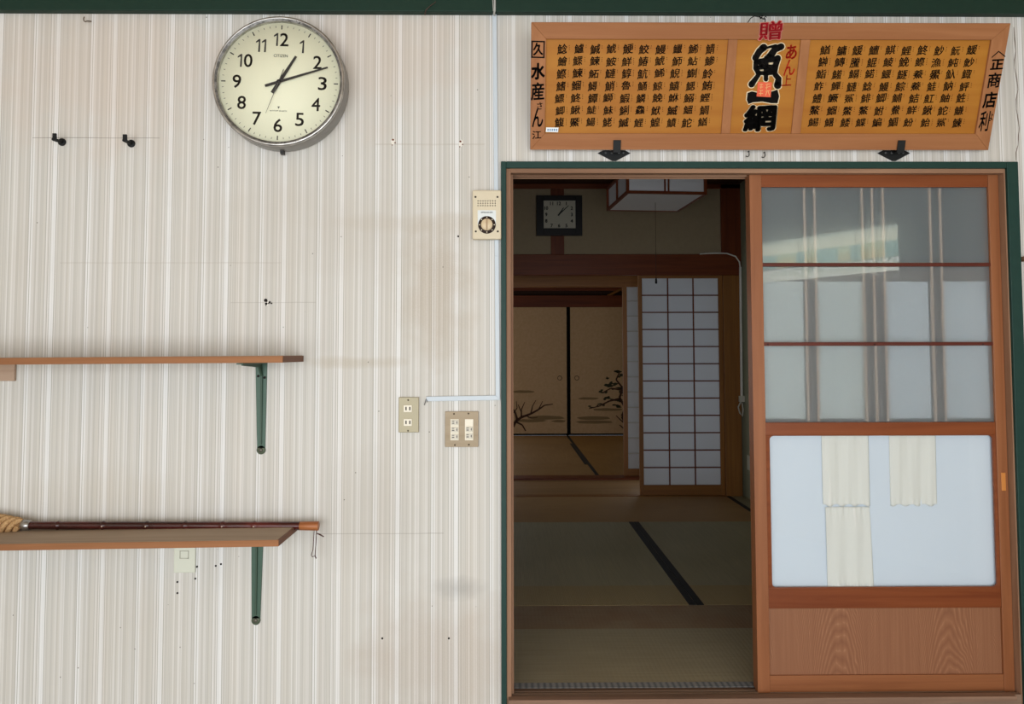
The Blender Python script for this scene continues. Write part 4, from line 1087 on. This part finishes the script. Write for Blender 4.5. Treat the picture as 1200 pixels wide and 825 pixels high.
# ---- lintels and transom of the far room
struct('trim_17', MB().box(RX0, RX1, 4.27, 4.36, Z(670, 336, 4.27), Z(670, 323, 4.27)), MW['midX'], 'brown lintel at the front of the far room', 'lintel', .003)
struct('wall_far_room_front', MB().box(RX0, RX1, 4.30, 4.35, Z(670, 324, 4.27), ROOM_Z), plast, 'plaster wall above the far room lintel', 'wall')
YF2 = 7.9
struct('trim_18', MB().box(RX0, RX1, YF2 - .05, YF2, Z(670, 360, YF2), Z(670, 346.5, YF2)), MW['darkX'], 'dark red lintel above the painted sliding doors', 'lintel', .003)
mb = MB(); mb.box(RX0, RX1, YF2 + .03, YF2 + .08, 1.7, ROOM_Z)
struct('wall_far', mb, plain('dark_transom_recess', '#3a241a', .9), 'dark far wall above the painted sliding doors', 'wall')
struct('trim_19', MB().box(RX0, RX1, YF2 - .04, YF2 + .02, Z(670, 341, YF2), Z(670, 337, YF2)), MW['darkX'], 'thin dark transom rail', 'rail')
a, b = at(712, 347, YF2 - .03), at(731, 337, YF2 - .03)
struct('trim_20', MB().tube([a, b], .02, 8), MW['midX'], 'slanted light strip at the corner of the transom', 'strip')
# ---- painted fusuma doors
q = NT('fusuma_paper', .8); nn = q.noise(q.obj(), 30, 4)
q.base(q.ramp(nn, [(.3, '#c8a680'), (.7, '#d2b28c')])); fus = q.m
lac = plain('black_lacquer', '#0c0a09', .7, spec=.08)
ink_g = plain('green_ink_wash', '#3b3d28', .9); ink_b = plain('brown_ink_wash', '#4b2f22', .9); mist = plain('olive_mist_wash', '#8f7855', .9)
ysf = YF2 - .035
zt2, zb2 = Z(670, 359, ysf), .0
xm_ = X(666.3, 440, ysf)
def fusuma(label, x0, x1):
    r = thing('fusuma_door', label, 'sliding door', ((x0 + x1) / 2, ysf + .012, zb2), 'painted sliding doors')
    e = .024
    MB().box(x0 + e, x1 - e, ysf + .004, ysf + .02, zb2 + e, zt2 - .012).build('paper_panel', fus, r)
    for q0, q1 in ((x0, x0 + e), (x1 - e, x1)): MB().box(q0, q1, ysf, ysf + .024, zb2, zt2).build('stile', lac, r, .002)
    MB().box(x0 + e, x1 - e, ysf, ysf + .024, zb2, zb2 + e).build('bottom_rail', lac, r, .002)
    MB().box(x0 + e, x1 - e, ysf, ysf + .024, zt2 - .012, zt2).build('top_rail', lac, r, .002)
    return r
fL = fusuma('painted fusuma door with bare plum branches, left of the black seam', xm_ - .92, xm_ - .0006)
fR = fusuma('painted fusuma door with a dark pine tree, right of the black seam', xm_ + .0006, xm_ + .92)
for r, px in ((fL, 656), (fR, 676)):
    p = at(px, 443, ysf); 
    MB().lathe([(.0001, ysf + .006), (.024, ysf + .006), (.028, ysf + .001), (.032, ysf + .002), (.033, ysf + .005)], (p.x, 0, p.z), 24).build('round_pull', plain('dark_bronze_pull', '#1d1713', .4, .5), r)
yp = ysf + .0035
def wash(mb, px, py, rx, ry, n=18, j=.12):
    mb.add([at(px + rx * math.cos(t) * random.uniform(1 - j, 1 + j), py + ry * math.sin(t) * random.uniform(1 - j, 1 + j), yp) for t in [2 * PI * i / n for i in range(n)]], [list(range(n))])
def stroke(mb, pts, w0, w1):
    P = [at(x, y, yp - .0004) for x, y in pts]
    for i in range(len(P) - 1):
        k0, k1 = w0 + (w1 - w0) * i / (len(P) - 1), w0 + (w1 - w0) * (i + 1) / (len(P) - 1)
        d = (P[i + 1] - P[i]).normalized().cross(Vector((0, 1, 0)))
        mb.add([P[i] - d * k0, P[i + 1] - d * k1, P[i + 1] + d * k1, P[i] + d * k0], [(0, 1, 2, 3)])
random.seed(5)
mb = MB()
for px, py, rx, ry in ((612, 459, 14, 1.6), (640, 489.5, 22, 2.4), (622, 493, 18, 1.8), (655, 493.5, 8, 1.5)): wash(mb, px, py, rx, ry)
mb.build('painted_mist', mist, fL)
mb = MB()
for px, py, rx, ry in ((695, 490, 20, 2), (696, 494.5, 22, 2.0), (690, 467, 12, 1.5), (712, 480, 18, 1.6)): wash(mb, px, py, rx, ry)
mb.build('painted_mist', mist, fR)
mb = MB()
stroke(mb, [(601, 500), (604, 494), (611, 489), (622, 485), (631, 480), (638, 475), (648, 473.5)], .022, .006)
stroke(mb, [(606, 492), (604, 484), (600.5, 478)], .018, .008)
stroke(mb, [(611, 489), (611, 480), (615, 471)], .012, .004); stroke(mb, [(611, 483), (607, 474)], .009, .004)
stroke(mb, [(622, 485), (624, 476), (628, 469)], .010, .004); stroke(mb, [(631, 480), (636, 470)], .008, .004)
stroke(mb, [(604, 494), (612, 498), (616, 505)], .014, .008); stroke(mb, [(616, 487), (623, 490), (630, 489)], .008, .004)
stroke(mb, [(602, 484), (606, 478), (605, 470)], .009, .004)
mb.build('painted_plum_branch', ink_b, fL)
mb = MB()
for px, py, rx, ry in ((723, 436, 7, 3.2), (728, 441, 6, 2.6), (716, 451, 9, 3), (724, 455, 8, 2.6), (707, 459, 6, 2.4), (714, 467, 9, 3), (726, 469, 7, 3), (704, 474, 6, 1.8), (692, 477, 5, 1.6), (721, 476, 8, 2), (729, 461, 5, 3), (712, 443.5, 4, 2)):
    for k in range(7): wash(mb, px + random.uniform(-rx * .7, rx * .7), py + random.uniform(-ry, ry) * .8, rx * random.uniform(.15, .4), ry * random.uniform(.2, .55), 12, .3)
mb.build('painted_pine_needles', ink_g, fR)
mb = MB()
stroke(mb, [(735, 500), (729, 488), (733, 478), (726, 466), (730, 455), (722, 445), (726, 436)], .022, .008)
stroke(mb, [(727, 467), (714, 470), (702, 476), (690, 479)], .014, .005); stroke(mb, [(728, 457), (716, 455), (706, 460)], .012, .005)
stroke(mb, [(733, 497), (727, 492), (722, 487)], .010, .005); stroke(mb, [(732, 503), (726, 498)], .010, .006)
mb.build('painted_pine_trunk', ink_b, fR)

# ---- pendant lamp of the tatami room
LZ = 2.075
lc = Vector(((X(782, 224, 1.84) + X(752.5, 246, 2.40)) / 2, 2.12, LZ)); la = math.radians(4.5)
lu, lv = Vector((math.cos(la), math.sin(la), 0)), Vector((-math.sin(la), math.cos(la), 0))
lamp = thing('pendant_lamp', 'square wooden ceiling lamp with white panels and a pull cord', 'lamp', (lc.x, lc.y, LZ))
hw, hd, hh = .236, .272, .155
white_l = plain('white_lamp_panel', '#e2e2e6', .6)
def lbox(a0, a1, b0, b1, z0, z1): return MB().prism([lc + lu * a + lv * b + Vector((0, 0, z0)) for a, b in ((a0, b0), (a1, b0), (a1, b1), (a0, b1))], (0, 0, z1 - z0))
e = .016
for a in (-1, 1):
    for z0 in (0, hh - e):
        lbox(-hw, hw, a * hd - e / 2, a * hd + e / 2, z0, z0 + e).build('frame_rail', MW['darkX'], lamp)
        lbox(a * hw - e / 2, a * hw + e / 2, -hd, hd, z0, z0 + e).build('frame_rail', MW['darkY'], lamp)
    for b in (-1, 1): lbox(a * hw - e / 2, a * hw + e / 2, b * hd - e / 2, b * hd + e / 2, 0, hh).build('corner_post', MW['darkZ'], lamp)
for b in (-1, 1):
    lbox(-hw, hw, b * (hd - .006) - .001, b * (hd - .006) + .001, e * .5, hh - e * .5).build('side_panel', white_l, lamp)
    lbox(b * (hw - .006) - .001, b * (hw - .006) + .001, -hd, hd, e * .5, hh - e * .5).build('side_panel', white_l, lamp)
    for k in (-.01, .012): lbox(k - .004, k + .004, b * hd - .006, b * hd + .006, 0, hh).build('glazing_bar', MW['darkZ'], lamp)
    lbox(b * hw - .006, b * hw + .006, -.005, .005, 0, hh).build('glazing_bar', MW['darkZ'], lamp)
lbox(-hw, hw, -hd, hd, .004, .007).build('bottom_panel', white_l, lamp)
lbox(-.06, .06, -.06, .06, hh - .02, ROOM_Z - LZ).build('ceiling_mount', plain('brown_mount', '#4b3226', .6), lamp)
cz = Z(769, 331, lc.y); cxp = X(768.5, 290, lc.y)
mb = MB(); mb.tube([(cxp, lc.y, LZ + .004), (cxp, lc.y, cz)], .0013, 6); cordo = mb.build('pull_cord', plain('dark_pull_cord', '#3a2a24', .8), lamp)
mb = MB(); mb.tube([(cxp, lc.y, cz + .03), (cxp, lc.y, cz + .02), (cxp, lc.y, cz - .004), (cxp, lc.y, cz - .008)], [.002, .006, .007, .003], 10); mb.build('cord_knob', lac, cordo)

# ---- small square clock on the back wall
yk = YB - .018
k0, k1 = at(628.5, 229, yk - .03), at(682.5, 276, yk - .03)
ck = thing('square_clock', 'small square clock with black frame on the wall of the dark tatami room', 'clock', ((k0.x + k1.x) / 2, YB - .018, k1.z))
i0, i1 = at(637, 235, yk - .026), at(674.5, 267.5, yk - .026)
ya, yb_ = yk - .032, yk
for b in ((k0.x, i0.x, k1.z, k0.z), (i1.x, k1.x, k1.z, k0.z), (i0.x, i1.x, i0.z, k0.z), (i0.x, i1.x, k1.z, i1.z)):
    MB().box(b[0], b[1], ya, yb_, b[2], b[3]).build('frame_rail', plain('black_clock_frame', '#14100f', .35), ck, .002)
dlo = MB().box(i0.x, i1.x, yk - .020, yk, i1.z, i0.z).build('dial', plain('grey_clock_dial', '#cfcab8', .6), ck)
kc = Vector(((i0.x + i1.x) / 2 - .004, yk - .0206, (i0.z + i1.z) / 2))
mb = MB()
wx, wz = (i1.x - i0.x) / 2 * .80, (i0.z - i1.z) / 2 * .80
for i in range(1, 13):
    t = math.radians(90 - i * 30); m = max(abs(math.cos(t)), abs(math.sin(t)))
    put_text(mb, str(i), kc + Vector((wx * math.cos(t) / m, 0, wz * math.sin(t) / m)), UX, UZ, h=.026, bold=.035)
mb.build('numerals', black, dlo)
def hnd(ang, L, w_, lift, nm):
    t = math.radians(90 - ang); d = Vector((math.cos(t), 0, math.sin(t))); o = Vector((d.z, 0, -d.x)) * w_; c = kc - Vector((0, lift, 0))
    MB().prism([c - d * .012 - o, c - d * .012 + o, c + d * L + o * .5, c + d * L - o * .5], (0, -.001, 0)).build(nm, black, ck)
hnd(34, .066, .0065, .003, 'hour_hand'); hnd(47, .105, .005, .005, 'minute_hand')

# ---- conduit and outlet by the right wall of the tatami room
yw = YB - .045
mb = MB()
mb.tube([at(820, 297.5, yw), at(838, 296.5, yw), at(852, 297, yw), at(862, 300.5, yw), at(866.5, 307, yw), at(867.6, 316, yw)], .006, 8)
mb.tube([at(867.6, 313, yw), at(869.2, 465, yw)], .0105, 10)
cdt = tag(mb.build('cable_conduit', plain('grey_white_conduit', '#efece4', .5)), 'pale cable conduit running down the corner of the tatami room', 'conduit')
mb = MB(); rect(mb, 866.5, 464, 873, 471, yw - .012, yw + .012); 
mb.tube([at(868, 471, yw), at(865, 477, yw), at(867, 484, yw), at(870, 488, yw), at(871, 480, yw), at(869.5, 472, yw)], .006, 8)
mb.build('junction_box', plain('grey_junction', '#cfcabc', .5), cdt)
y_o = 3.27
oz = Z(872.5, 543, y_o)
tw = MB().box(RX1 - .012, RX1, y_o - .05, y_o + .05, oz - .055, oz + .06).build('wall_outlet', plain('pale_outlet', '#d9dbc8', .5), None, .003)
tag(tw, 'pale outlet plate low on the right wall of the tatami room', 'outlet')
